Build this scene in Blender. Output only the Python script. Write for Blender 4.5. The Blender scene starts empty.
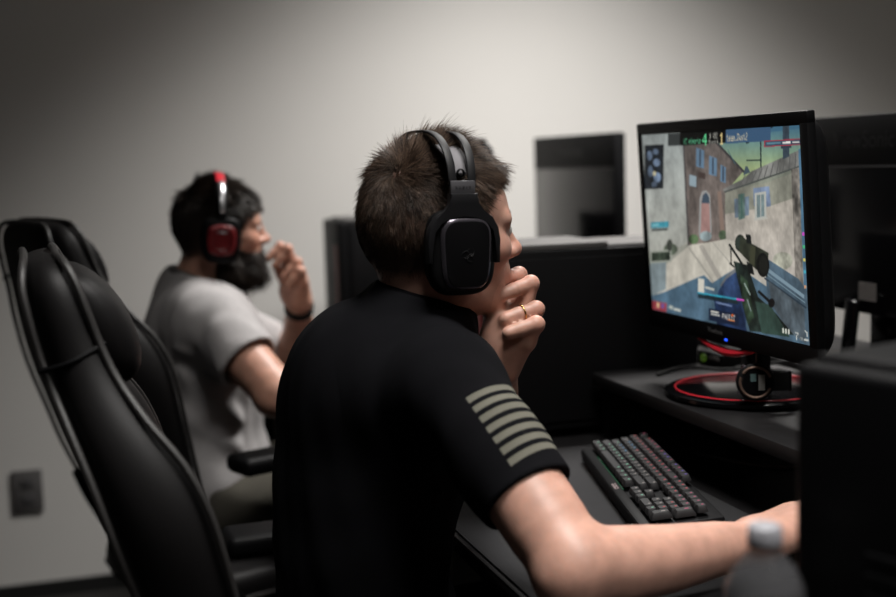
import bpy, bmesh, math, random
import numpy as np
from mathutils import Vector, Matrix

random.seed(7)
rng = np.random.default_rng(11)
COL = bpy.context.scene.collection
PI = math.pi

# ------------------------------------------------------------------ helpers
def lin(r, g, b):
    def f(c):
        c /= 255.0
        return c / 12.92 if c <= 0.04045 else ((c + 0.055) / 1.055) ** 2.4
    return (f(r), f(g), f(b), 1.0)

def mat(name, color, rough=0.5, spec=0.5, metal=0.0, noise=0.0, nscale=40.0, bump=0.0, bscale=300.0,
        coat=0.0, emit=None, estr=1.0, sheen=0.0, sss=0.0):
    m = bpy.data.materials.new(name)
    m.use_nodes = True
    nt = m.node_tree
    b = nt.nodes['Principled BSDF']
    c = color if len(color) == 4 else (*color, 1.0)
    b.inputs['Base Color'].default_value = c
    b.inputs['Roughness'].default_value = rough
    b.inputs['Metallic'].default_value = metal
    b.inputs['Specular IOR Level'].default_value = spec
    b.inputs['Coat Weight'].default_value = coat
    if sheen:
        b.inputs['Sheen Weight'].default_value = sheen
    if sss:
        b.inputs['Subsurface Weight'].default_value = sss
        b.inputs['Subsurface Radius'].default_value = (1.0, 0.35, 0.2)
        b.inputs['Subsurface Scale'].default_value = 0.004
    tc = nt.nodes.new('ShaderNodeTexCoord')
    if noise:
        n = nt.nodes.new('ShaderNodeTexNoise')
        n.inputs['Scale'].default_value = nscale
        n.inputs['Detail'].default_value = 4.0
        nt.links.new(tc.outputs['Object'], n.inputs['Vector'])
        r = nt.nodes.new('ShaderNodeMapRange')
        r.inputs['To Min'].default_value = 1.0 - noise
        r.inputs['To Max'].default_value = 1.0 + noise
        nt.links.new(n.outputs['Fac'], r.inputs['Value'])
        mx = nt.nodes.new('ShaderNodeVectorMath')
        mx.operation = 'SCALE'
        mx.inputs[0].default_value = c[:3]
        nt.links.new(r.outputs['Result'], mx.inputs['Scale'])
        nt.links.new(mx.outputs['Vector'], b.inputs['Base Color'])
    if bump:
        n2 = nt.nodes.new('ShaderNodeTexNoise')
        n2.inputs['Scale'].default_value = bscale
        n2.inputs['Detail'].default_value = 3.0
        nt.links.new(tc.outputs['Object'], n2.inputs['Vector'])
        bp = nt.nodes.new('ShaderNodeBump')
        bp.inputs['Strength'].default_value = bump
        bp.inputs['Distance'].default_value = 0.002
        nt.links.new(n2.outputs['Fac'], bp.inputs['Height'])
        nt.links.new(bp.outputs['Normal'], b.inputs['Normal'])
    if emit:
        b.inputs['Emission Color'].default_value = emit if len(emit) == 4 else (*emit, 1.0)
        b.inputs['Emission Strength'].default_value = estr
    return m

def tag(o, label=None, cat=None, group=None, kind=None):
    if label: o['label'] = label
    if cat: o['category'] = cat
    if group: o['group'] = group
    if kind: o['kind'] = kind
    return o

def link(name, me, m, parent=None, smooth=True):
    o = bpy.data.objects.new(name, me)
    COL.objects.link(o)
    ms = m if isinstance(m, (list, tuple)) else [m]
    if len(me.materials) == 0:
        for x in ms:
            me.materials.append(x)
    if parent is not None:
        o.parent = parent
    if smooth and len(me.polygons):
        me.polygons.foreach_set('use_smooth', np.ones(len(me.polygons), bool))
    return o

def empty(name, loc=(0, 0, 0), rz=0.0, rot=None):
    o = bpy.data.objects.new(name, None)
    COL.objects.link(o)
    o.empty_display_size = 0.05
    o.location = loc
    if rot is not None:
        o.rotation_euler = rot.to_euler()
    else:
        o.rotation_euler = (0, 0, rz)
    return o

class MB:
    """collects shapes into one mesh"""
    def __init__(self):
        self.bm = bmesh.new()
    def box(self, c, s, bev=0.0, seg=2, rot=None, mi=0):
        r = bmesh.ops.create_cube(self.bm, size=1.0)
        vs = r['verts']
        for v in vs:
            v.co = Vector((v.co.x * s[0], v.co.y * s[1], v.co.z * s[2]))
        fs = set(f for v in vs for f in v.link_faces)
        if bev > 0:
            es = list(set(e for v in vs for e in v.link_edges))
            rr = bmesh.ops.bevel(self.bm, geom=es, offset=bev, segments=seg, affect='EDGES', profile=0.5)
            vs = list(set(v for v in rr['verts']) | set(v for v in vs if v.is_valid))
            fs = set(f for v in vs for f in v.link_faces)
        for f in fs:
            f.material_index = mi
        M = Matrix.Translation(Vector(c))
        if rot is not None:
            M = M @ rot.to_4x4()
        for v in vs:
            v.co = M @ v.co
        return self
    def tube(self, pts, r, n=10, closed=False, mi=0, caps=True):
        pts = [Vector(p) for p in pts]
        k = len(pts)
        rad = r if isinstance(r, (list, tuple)) else [r] * k
        rings = []
        prev = None
        for i, p in enumerate(pts):
            if closed:
                t = pts[(i + 1) % k] - pts[i - 1]
            else:
                t = pts[min(i + 1, k - 1)] - pts[max(i - 1, 0)]
            t.normalize()
            if prev is None:
                a = Vector((0, 0, 1)) if abs(t.z) < 0.9 else Vector((1, 0, 0))
                u = t.cross(a).normalized()
            else:
                u = (prev - t * prev.dot(t)).normalized()
            prev = u
            w = t.cross(u)
            rings.append([self.bm.verts.new(p + (u * math.cos(2 * PI * j / n) + w * math.sin(2 * PI * j / n)) * rad[i]) for j in range(n)])
        rng_ = range(k) if closed else range(k - 1)
        for i in rng_:
            A, B = rings[i], rings[(i + 1) % k]
            for j in range(n):
                f = self.bm.faces.new((A[j], A[(j + 1) % n], B[(j + 1) % n], B[j]))
                f.material_index = mi
        if not closed and caps:
            self.bm.faces.new(rings[0][::-1]).material_index = mi
            self.bm.faces.new(rings[-1]).material_index = mi
        return self
    def ribbon(self, pts, wdir, w, th, mi=0):
        """flat band of width w along wdir, thickness th, following pts"""
        pts = [Vector(p) for p in pts]
        wd = Vector(wdir).normalized()
        k = len(pts)
        rings = []
        for i, p in enumerate(pts):
            t = (pts[min(i + 1, k - 1)] - pts[max(i - 1, 0)]).normalized()
            nn = t.cross(wd).normalized()
            ww = w[i] if isinstance(w, (list, tuple)) else w
            q = [(-.5, -.35), (-.42, -.5), (.42, -.5), (.5, -.35), (.5, .35), (.42, .5), (-.42, .5), (-.5, .35)]
            rings.append([self.bm.verts.new(p + wd * (a * ww) + nn * (b * th)) for a, b in q])
        for i in range(k - 1):
            for j in range(8):
                f = self.bm.faces.new((rings[i][j], rings[i][(j + 1) % 8], rings[i + 1][(j + 1) % 8], rings[i + 1][j]))
                f.material_index = mi
        self.bm.faces.new(rings[0][::-1])
        self.bm.faces.new(rings[-1])
        return self
    def loft(self, loops, mi=0, caps=True, closed_rows=False):
        R = [[self.bm.verts.new(Vector(p)) for p in L] for L in loops]
        n = len(R[0])
        for i in range(len(R) - 1):
            for j in range(n):
                f = self.bm.faces.new((R[i][j], R[i][(j + 1) % n], R[i + 1][(j + 1) % n], R[i + 1][j]))
                f.material_index = mi
        if caps:
            self.bm.faces.new(R[0][::-1]).material_index = mi
            self.bm.faces.new(R[-1]).material_index = mi
        return self
    def lathe(self, prof, c=(0, 0, 0), n=32, mi=0, caps=True):
        loops = []
        for r, z in prof:
            r = max(r, 1e-5)
            loops.append([(c[0] + r * math.cos(2 * PI * j / n), c[1] + r * math.sin(2 * PI * j / n), c[2] + z) for j in range(n)])
        return self.loft(loops, mi, caps)
    def prism(self, poly, fn, a, b, mi=0, bev=0.0):
        """poly 2-D points; fn(u,v,w)->xyz; extruded w from a to b"""
        A = [self.bm.verts.new(Vector(fn(u, v, a))) for u, v in poly]
        B = [self.bm.verts.new(Vector(fn(u, v, b))) for u, v in poly]
        n = len(poly)
        fs = [self.bm.faces.new(A[::-1]), self.bm.faces.new(B)]
        for i in range(n):
            fs.append(self.bm.faces.new((A[i], A[(i + 1) % n], B[(i + 1) % n], B[i])))
        for f in fs:
            f.material_index = mi
        if bev:
            es = [e for e in fs[1].edges]
            bmesh.ops.bevel(self.bm, geom=es, offset=bev, segments=2, affect='EDGES', profile=0.5)
        return self
    def xf(self, M):
        bmesh.ops.transform(self.bm, matrix=M, verts=self.bm.verts)
        return self
    def mesh(self, name='mesh', autosmooth=None):
        bmesh.ops.recalc_face_normals(self.bm, faces=self.bm.faces)
        me = bpy.data.meshes.new(name)
        self.bm.to_mesh(me)
        self.bm.free()
        return me
    def build(self, name, m, parent=None, smooth=False, sub=0, angle=35):
        me = self.mesh(name)
        o = link(name, me, m, parent, smooth=True)
        if not smooth:
            me.set_sharp_from_angle(angle=math.radians(angle))
        if sub:
            s = o.modifiers.new('sub', 'SUBSURF')
            s.levels = sub
            s.render_levels = sub
        return o

def superloop(a, b, e, n, fn, w, cx=0, cz=0, taper=0.0):
    L = []
    for j in range(n):
        t = 2 * PI * j / n
        c, s = math.cos(t), math.sin(t)
        u = a * math.copysign(abs(c) ** (2 / e), c)
        v = b * math.copysign(abs(s) ** (2 / e), s)
        u *= 1 + taper * v / b
        L.append(fn(cx + u, cz + v, w))
    return L

def text_obj(name, body, size, m, parent, M, extrude=0.0003):
    cu = bpy.data.curves.new(name, 'FONT')
    cu.body = body
    cu.size = size
    cu.extrude = extrude
    cu.align_x = 'CENTER'
    cu.align_y = 'CENTER'
    tmp = bpy.data.objects.new('tmp', cu)
    COL.objects.link(tmp)
    dg = bpy.context.evaluated_depsgraph_get()
    me = bpy.data.meshes.new_from_object(tmp.evaluated_get(dg))
    bpy.data.objects.remove(tmp)
    me.transform(M)
    me.materials.clear()
    return link(name, me, m, parent, smooth=False)

# ------------------------------------------------------------------ implicit surfaces
class Vol:
    def __init__(self, lo, hi, h):
        self.lo = np.array(lo, np.float32)
        self.h = h
        self.n = np.ceil((np.array(hi) - self.lo) / h).astype(int) + 1
        self.D = np.full(self.n, 0.04, np.float32)
        self.ax = [(self.lo[i] + h * np.arange(self.n[i])).astype(np.float32) for i in range(3)]
    def region(self, lo, hi):
        i0 = np.clip(np.floor((np.array(lo) - self.lo) / self.h).astype(int), 0, self.n)
        i1 = np.clip(np.ceil((np.array(hi) - self.lo) / self.h).astype(int) + 1, 0, self.n)
        sl = tuple(slice(a, b) for a, b in zip(i0, i1))
        g = [self.ax[i][sl[i]] for i in range(3)]
        return sl, g[0][:, None, None], g[1][None, :, None], g[2][None, None, :]
    def comb(self, sl, d, k, op):
        c = self.D[sl]
        if c.size == 0:
            return
        if op == 'add':
            if k > 0:
                h = np.maximum(k - np.abs(c - d), 0) / k
                self.D[sl] = np.minimum(c, d) - h * h * k * 0.25
            else:
                self.D[sl] = np.minimum(c, d)
        else:
            d = -d
            if k > 0:
                h = np.maximum(k - np.abs(c - d), 0) / k
                self.D[sl] = np.maximum(c, d) + h * h * k * 0.25
            else:
                self.D[sl] = np.maximum(c, d)
    def cone(self, a, b, r1, r2, k=0.01, op='add', flat=None):
        a = np.array(a, np.float32); b = np.array(b, np.float32)
        m = max(r1, r2) + k + 3 * self.h
        if flat is not None:
            m *= max(1.0, flat[1])
        sl, X, Y, Z = self.region(np.minimum(a, b) - m, np.maximum(a, b) + m)
        ba = b - a
        L = float(ba @ ba) + 1e-12
        px, py, pz = X - a[0], Y - a[1], Z - a[2]
        t = np.clip((px * ba[0] + py * ba[1] + pz * ba[2]) / L, 0, 1)
        qx, qy, qz = px - t * ba[0], py - t * ba[1], pz - t * ba[2]
        if flat is not None:
            ax, s = np.array(flat[0], float), flat[1]
            ax = ax / np.linalg.norm(ax)
            dd = (qx * ax[0] + qy * ax[1] + qz * ax[2]) * (1 / s - 1)
            qx, qy, qz = qx + dd * ax[0], qy + dd * ax[1], qz + dd * ax[2]
        d = np.sqrt(qx * qx + qy * qy + qz * qz) - (r1 + (r2 - r1) * t)
        self.comb(sl, d.astype(np.float32), k, op)
        return self
    def chain(self, pts, rs, k=0.01, op='add', flat=None):
        P = np.array(pts, np.float32)
        m = max(rs) + k + 3 * self.h
        sl, X, Y, Z = self.region(P.min(0) - m, P.max(0) + m)
        best = None
        for i in range(len(P) - 1):
            a, ba = P[i], P[i + 1] - P[i]
            L = float(ba @ ba) + 1e-12
            px, py, pz = X - a[0], Y - a[1], Z - a[2]
            t = np.clip((px * ba[0] + py * ba[1] + pz * ba[2]) / L, 0, 1)
            d = np.sqrt((px - t * ba[0]) ** 2 + (py - t * ba[1]) ** 2 + (pz - t * ba[2]) ** 2) - (rs[i] + (rs[i + 1] - rs[i]) * t)
            best = d if best is None else np.minimum(best, d)
        self.comb(sl, best.astype(np.float32), k, op)
        return self
    def ell(self, c, r, R=None, k=0.01, op='add'):
        c = np.array(c, np.float32)
        R = np.eye(3) if R is None else np.array(R)      # columns are the local axes
        ext = np.abs(R) @ np.array(r) + k + 3 * self.h
        sl, X, Y, Z = self.region(c - ext, c + ext)
        px, py, pz = X - c[0], Y - c[1], Z - c[2]
        k0 = k1 = 0
        for i in range(3):
            q = px * R[0, i] + py * R[1, i] + pz * R[2, i]
            k0 = k0 + (q / r[i]) ** 2
            k1 = k1 + (q / r[i] ** 2) ** 2
        k0 = np.sqrt(k0); k1 = np.sqrt(k1) + 1e-9
        d = k0 * (k0 - 1) / k1
        self.comb(sl, d.astype(np.float32), k, op)
        return self
    def cyl(self, a, b, r, k=0.004, op='sub'):
        a = np.array(a, np.float32); b = np.array(b, np.float32)
        ba = b - a; L = float(np.linalg.norm(ba)); ba = ba / L
        m = r + k + 3 * self.h
        sl, X, Y, Z = self.region(np.minimum(a, b) - m, np.maximum(a, b) + m)
        px, py, pz = X - a[0], Y - a[1], Z - a[2]
        t = px * ba[0] + py * ba[1] + pz * ba[2]
        q = np.sqrt(np.maximum((px - t * ba[0]) ** 2 + (py - t * ba[1]) ** 2 + (pz - t * ba[2]) ** 2, 0)) - r
        d = np.maximum(q, np.abs(t - L / 2) - L / 2)
        self.comb(sl, d.astype(np.float32), k, op)
        return self
    def half(self, p, n, k=0.0, lo=None, hi=None):
        """cut away the side n points to, inside the box lo..hi"""
        n = np.array(n, float); n /= np.linalg.norm(n)
        lo = self.lo if lo is None else lo
        hi = self.lo + self.h * self.n if hi is None else hi
        sl, X, Y, Z = self.region(lo, hi)
        d = (X - p[0]) * n[0] + (Y - p[1]) * n[1] + (Z - p[2]) * n[2]
        self.comb(sl, (-d).astype(np.float32), k, 'sub')
        return self
    def wobble(self, amp, freq, seed=0, stretch=(1, 1, 1), lo=None, hi=None):
        r = np.random.default_rng(seed)
        lo = self.lo if lo is None else lo
        hi = self.lo + self.h * self.n if hi is None else hi
        sl, X, Y, Z = self.region(lo, hi)
        s = 0
        for i in range(5):
            v = r.normal(size=3); v /= np.linalg.norm(v)
            f = freq * (0.6 + 0.9 * r.random())
            s = s + np.sin(f * (v[0] * X * stretch[0] + v[1] * Y * stretch[1] + v[2] * Z * stretch[2]) + r.random() * 6.28)
        self.D[sl] += (amp * s / 2.2).astype(np.float32)
        return self
    def ridge(self, a, b, r, amp, op=1):
        """cloth fold along a-b"""
        a = np.array(a, np.float32); b = np.array(b, np.float32)
        m = 3 * r
        sl, X, Y, Z = self.region(np.minimum(a, b) - m, np.maximum(a, b) + m)
        ba = b - a; L = float(ba @ ba)
        px, py, pz = X - a[0], Y - a[1], Z - a[2]
        t = (px * ba[0] + py * ba[1] + pz * ba[2]) / L
        tc = np.clip(t, 0, 1)
        q2 = (px - tc * ba[0]) ** 2 + (py - tc * ba[1]) ** 2 + (pz - tc * ba[2]) ** 2
        self.D[sl] -= (op * amp * np.exp(-q2 / (r * r)) * np.sqrt(np.maximum(np.sin(np.clip(t, 0, 1) * PI), 0))).astype(np.float32)
        return self
    def surface(self, smooth=2):
        D = self.D
        neg = D < 0
        cnt = np.zeros(tuple(np.array(D.shape) - 1), np.int8)
        sh = [(i, j, k) for i in (0, 1) for j in (0, 1) for k in (0, 1)]
        S = D.shape
        for i, j, k in sh:
            cnt += neg[i:S[0] - 1 + i, j:S[1] - 1 + j, k:S[2] - 1 + k]
        act = (cnt > 0) & (cnt < 8)
        idx = np.argwhere(act)
        ids = np.full(act.shape, -1, np.int32)
        ids[act] = np.arange(len(idx))
        vals = {o: D[idx[:, 0] + o[0], idx[:, 1] + o[1], idx[:, 2] + o[2]] for o in sh}
        acc = np.zeros((len(idx), 3)); w = np.zeros(len(idx))
        for ax in range(3):
            for o in sh:
                if o[ax]:
                    continue
                p = list(o); p[ax] = 1; p = tuple(p)
                a, b = vals[o], vals[p]
                m = (a < 0) != (b < 0)
                t = np.where(m, a / np.where(m, a - b, 1), 0)
                pos = np.tile(np.array(o, float), (len(idx), 1))
                pos[:, ax] += t
                acc[m] += pos[m]
                w[m] += 1
        V = self.lo + (idx + acc / w[:, None]) * self.h
        Q = []
        for ax in range(3):
            a = [slice(None)] * 3; b = [slice(None)] * 3
            a[ax] = slice(0, S[ax] - 1); b[ax] = slice(1, S[ax])
            n0, n1 = neg[tuple(a)], neg[tuple(b)]
            e = np.argwhere(n0 != n1)
            u, v = (ax + 1) % 3, (ax + 2) % 3
            ok = (e[:, u] > 0) & (e[:, v] > 0) & (e[:, u] < S[u] - 1) & (e[:, v] < S[v] - 1)
            e = e[ok]
            ins = n0[e[:, 0], e[:, 1], e[:, 2]]
            def get(du, dv):
                q = e.copy(); q[:, u] -= du; q[:, v] -= dv
                return ids[q[:, 0], q[:, 1], q[:, 2]]
            q = np.stack([get(0, 0), get(1, 0), get(1, 1), get(0, 1)], 1)
            q[~ins] = q[~ins][:, ::-1]
            Q.append(q)
        Q = np.concatenate(Q)
        E = np.concatenate([Q[:, [0, 1]], Q[:, [1, 2]], Q[:, [2, 3]], Q[:, [3, 0]]])
        for it in range(smooth):
            for lam in (0.5, -0.52):
                sm = np.zeros_like(V); c = np.zeros(len(V))
                for col in range(3):
                    sm[:, col] = np.bincount(E[:, 0], V[E[:, 1], col], len(V)) + np.bincount(E[:, 1], V[E[:, 0], col], len(V))
                c = np.bincount(E[:, 0], minlength=len(V)) + np.bincount(E[:, 1], minlength=len(V))
                V = V + lam * (sm / np.maximum(c, 1)[:, None] - V)
        return V, Q

def np_mesh(name, V, Q):
    me = bpy.data.meshes.new(name)
    me.vertices.add(len(V))
    me.vertices.foreach_set('co', np.asarray(V, np.float32).ravel())
    k = Q.shape[1]
    me.loops.add(Q.size)
    me.polygons.add(len(Q))
    me.loops.foreach_set('vertex_index', Q.astype(np.int32).ravel())
    me.polygons.foreach_set('loop_start', (np.arange(len(Q)) * k).astype(np.int32))
    me.polygons.foreach_set('loop_total', np.full(len(Q), k, np.int32))
    me.update(calc_edges=True)
    return me

def set_col(me, name, C):
    a = me.attributes.new(name, 'FLOAT_COLOR', 'POINT')
    C = np.asarray(C, np.float32)
    if C.shape[1] == 3:
        C = np.concatenate([C, np.ones((len(C), 1), np.float32)], 1)
    a.data.foreach_set('color', C.ravel())

def normals_of(V, Q):
    n = np.cross(V[Q[:, 2]] - V[Q[:, 0]], V[Q[:, 3]] - V[Q[:, 1]])
    N = np.zeros_like(V)
    for c in range(3):
        for j in range(4):
            N[:, c] += np.bincount(Q[:, j], n[:, c], len(V))
    return N / (np.linalg.norm(N, axis=1)[:, None] + 1e-12)

# ------------------------------------------------------------------ materials
M_wall = mat('wall_paint', (0.66, 0.645, 0.62), 0.85, 0.2, noise=0.02, nscale=3)
M_ceil = mat('ceiling_tile', (0.6, 0.6, 0.58), 0.9)
M_floor = mat('dark_carpet', (0.02, 0.019, 0.018), 0.95, 0.1, noise=0.35, nscale=120, bump=0.4, bscale=400)
M_base = mat('black_baseboard', (0.012, 0.012, 0.012), 0.5)
M_plastic = mat('black_plastic', (0.0032, 0.0032, 0.0036), 0.5, 0.12, bump=0.05, bscale=900)
M_matte = mat('matte_black', (0.004, 0.004, 0.0045), 0.6, 0.12)
M_gloss = mat('gloss_black', (0.003, 0.003, 0.0035), 0.14, 0.2)
M_gray = mat('grey_plastic', (0.07, 0.068, 0.07), 0.5, 0.4)
M_laminate = mat('black_laminate', (0.009, 0.0085, 0.009), 0.45, 0.35, noise=0.5, nscale=25, bump=0.08, bscale=120)
M_tower_lit_top = mat('tower_top_lit', (0.085, 0.082, 0.08), 0.6, 0.3)  # lighter grey puts the overhead light into the black top's colour
M_edge = mat('laminate_edge', (0.02, 0.02, 0.021), 0.4, 0.5)
M_mat = mat('grey_mat_cloth', (0.010, 0.010, 0.0115), 0.9, 0.15, noise=0.35, nscale=60, bump=0.3, bscale=700, sheen=0.15)
M_leather = mat('black_leather', (0.0055, 0.005, 0.0052), 0.52, 0.2, bump=0.12, bscale=500)
M_piping = mat('grey_piping', (0.024, 0.0225, 0.022), 0.5, 0.4)
M_red = mat('red_plastic', (0.15, 0.006, 0.009), 0.4, 0.5)
M_redglow = mat('red_ring_paint', (0.55, 0.02, 0.035), 0.35, 0.5)
M_redcase = mat('red_case_strip', (0.16, 0.006, 0.008), 0.5, 0.4)
M_silver = mat('brushed_silver', (0.6, 0.6, 0.62), 0.28, 0.5, metal=0.9)
M_steel = mat('dark_steel', (0.13, 0.12, 0.14), 0.20, 0.5, metal=0.8)
M_blueled = mat('blue_led', (0, 0, 0), 0.4, emit=(0.02, 0.09, 1.0), estr=2.0)
M_greenled = mat('green_led', (0, 0, 0), 0.4, emit=(0.12, 0.25, 0.02), estr=0.35)
M_label = mat('label_paper', (0.10, 0.09, 0.085), 0.7, noise=0.5, nscale=150)
M_text = mat('dim_lettering', (0.05, 0.05, 0.052), 0.5)
M_text2 = mat('dark_lettering', (0.014, 0.014, 0.015), 0.4)
M_white = mat('white_plastic', (0.62, 0.62, 0.62), 0.4, 0.5)
M_grip = mat('rubber', (0.01, 0.01, 0.01), 0.8, 0.2)
M_key = mat('keycap_plastic', (0.012, 0.0115, 0.0125), 0.5, 0.4)
M_text2c = mat('embossed_lettering', (0.008, 0.008, 0.0085), 0.5, 0.2)
M_khaki = mat('olive_trousers', (0.075, 0.07, 0.058), 0.9, 0.1, noise=0.2, nscale=30, bump=0.2)
M_dark_trousers = mat('black_trousers', (0.012, 0.012, 0.014), 0.9, 0.1, bump=0.2)
M_shoe = mat('dark_shoe', (0.015, 0.015, 0.016), 0.6)
M_ceramic = mat('outlet_plate', (0.10, 0.095, 0.095), 0.5)

# ------------------------------------------------------------------ the room (x: the way the players face, y: along the row, away)
WALL_Y, WALL_X = 3.75, 3.0
def struct(name, c, s, m):
    o = MB().box(c, s).build(name, m)
    o['kind'] = 'structure'
    return o
struct('floor', (0.5, 1.0, -0.05), (5.2, 5.7, 0.1), M_floor)
struct('wall_back', (0.5, WALL_Y + 0.05, 1.35), (5.2, 0.1, 2.7), M_wall)
struct('wall_right', (WALL_X + 0.05, 1.0, 1.35), (0.1, 5.5, 2.7), M_wall)
struct('ceiling', (0.5, 1.0, 2.75), (5.2, 5.7, 0.1), M_ceil)
struct('baseboard_back', (0.5, WALL_Y - 0.006, 0.022), (5.0, 0.012, 0.044), M_base)
struct('baseboard_right', (WALL_X - 0.006, 1.0, 0.022), (0.012, 5.4, 0.044), M_base)

def ceiling_light(x, y, label, power, spread, size=(0.6, 0.6), rz=0.0):
    r = empty('ceiling_light', (x, y, 2.70), rz)
    tag(r, label, 'ceiling light', 'recessed ceiling panels')
    f = MB()
    for sx, sy, w, d in ((0, 1, size[0] + .06, .03), (0, -1, size[0] + .06, .03), (1, 0, .03, size[1]), (-1, 0, .03, size[1])):
        f.box((sx * (size[0] / 2 + .015), sy * (size[1] / 2 + .015), -0.012), (w, d, 0.024), 0.003)
    f.build('frame', M_white, r)
    MB().box((0, 0, -0.006), (size[0], size[1], 0.008)).build('diffuser', mat('panel_diffuser', (0.8, 0.8, 0.78), 0.6, emit=(1, .96, .9), estr=2.0), r)
    L = bpy.data.lights.new('panel_light', 'AREA')
    L.shape = 'RECTANGLE'
    L.size, L.size_y = size
    L.energy = power
    L.spread = math.radians(spread)
    L.color = (1.0, 0.97, 0.935)
    lo = bpy.data.objects.new('panel_light', L)
    COL.objects.link(lo)
    lo.parent = r
    lo.location = (0, 0, -0.03)
    return r
ceiling_light(1.38, 2.72, 'square ceiling panel light nearest the back wall', 46, 106)
ceiling_light(0.55, 1.00, 'square ceiling panel light above the near player\'s desk', 16, 96)
ceiling_light(0.85, -0.30, 'added square fill panel farthest from the back wall', 22, 100)  # added fill panel, brightens the near player's face from the camera side

# ------------------------------------------------------------------ outlet
o = empty('wall_outlet', (-0.15, WALL_Y, 0.32))
tag(o, 'dark rectangular outlet plate low on the back wall behind the chairs', 'outlet')
MB().box((0, -0.004, 0), (0.085, 0.008, 0.125), 0.003).build('plate', M_ceramic, o)
for s in (-1, 1):
    MB().box((0, -0.0085, s * 0.024), (0.034, 0.003, 0.028), 0.0012).build('socket', M_gray, o)

# ------------------------------------------------------------------ desks
DZ = 0.735
EPS = 0.0006
def desk(y0, y1, x0, x1, sx0, sx1, sy0, sy1, label, group, shelf=True):
    r = empty('desk', ((x0 + x1) / 2, (y0 + y1) / 2, 0))
    tag(r, label, 'desk', group)
    cx, cy = r.location.x, r.location.y
    L = y1 - y0
    MB().box((0, 0, DZ - 0.0125), (x1 - x0, L - 0.004, 0.025), 0.004).build('desktop', M_laminate, r)
    for yy in (-L / 2 + 0.05, L / 2 - 0.05):
        for xx in (x0 + 0.07 - cx, x1 - 0.07 - cx):
            MB().box((xx, yy, (DZ - 0.025) / 2), (0.05, 0.05, DZ - 0.025), 0.004).build('leg', M_matte, r)
    MB().box((x1 - 0.02 - cx, 0, 0.52), (0.016, L - 0.16, 0.3), 0.002).build('modesty_panel', M_matte, r)
    if shelf:
        s = MB().box(((sx0 + sx1) / 2 - cx, (sy0 + sy1) / 2 - cy, 0.855 - 0.011), (sx1 - sx0, sy1 - sy0, 0.022), 0.003).build('monitor_shelf', M_laminate, r)
        for yy in (sy0 + 0.012, sy1 - 0.012):
            MB().box(((sx0 + sx1) / 2 + 0.01 - cx, yy - cy, (DZ + 0.833) / 2), (sx1 - sx0 - 0.02, 0.02, 0.833 - DZ), 0.002).build('shelf_support', M_matte, s)
    return r
desk(0.45, 2.275, 0.478, 1.25, 0.885, 1.22, 1.07, 2.03, 'black desk with a raised monitor shelf under the lit game screen', 'black gaming desks')
desk(2.28, 3.70, 0.465, 1.25, 0.885, 1.22, 2.30, 3.33, 'black desk in front of the bearded player in grey', 'black gaming desks')
desk(0.9, 3.70, 1.262, 1.86, 1.262, 1.52, 1.4, 3.6, 'long black desk of the facing row behind the lit monitor', 'black gaming desks', shelf=True)

# ------------------------------------------------------------------ game picture on the lit monitor
FONT = {
 'K': '11 12 14 18 14 12 11', 'C': '0e 11 10 10 10 11 0e', 'e': '00 00 0e 11 1f 10 0e', 'S': '0f 10 10 0e 01 01 1e',
 'p': '00 00 1e 11 1e 10 10', 'o': '00 00 0e 11 11 11 0e', 'r': '00 00 16 19 10 10 10', 't': '08 08 1c 08 08 09 06',
 's': '00 00 0f 10 0e 01 1e', 'R': '1e 11 11 1e 14 12 11', 'u': '00 00 11 11 11 13 0d', 'n': '00 00 16 19 11 11 11',
 'd': '01 01 0d 13 11 11 0f', 'a': '00 00 0e 01 0f 11 0f', 'm': '00 00 1a 15 15 15 15', '_': '00 00 00 00 00 00 1f',
 'D': '1e 11 11 11 11 11 1e', 'F': '1f 10 10 1e 10 10 10', 'A': '0e 11 11 1f 11 11 11', 'E': '1f 10 10 1e 10 10 1f',
 'I': '0e 04 04 04 04 04 0e', 'T': '1f 04 04 04 04 04 04', '0': '0e 11 11 11 11 11 0e', '1': '04 0c 04 04 04 04 0e',
 '2': '0e 11 01 06 08 10 1f', '3': '1e 01 01 0e 01 01 1e', '4': '02 06 0a 12 1f 02 02', '6': '0e 10 10 1e 11 11 0e',
 '7': '1f 01 02 04 04 04 04', ':': '00 04 00 00 00 04 00', '/': '01 01 02 04 08 10 10', ' ': '00 00 00 00 00 00 00'}
FONT = {k: [int(x, 16) for x in v.split()] for k, v in FONT.items()}

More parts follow.
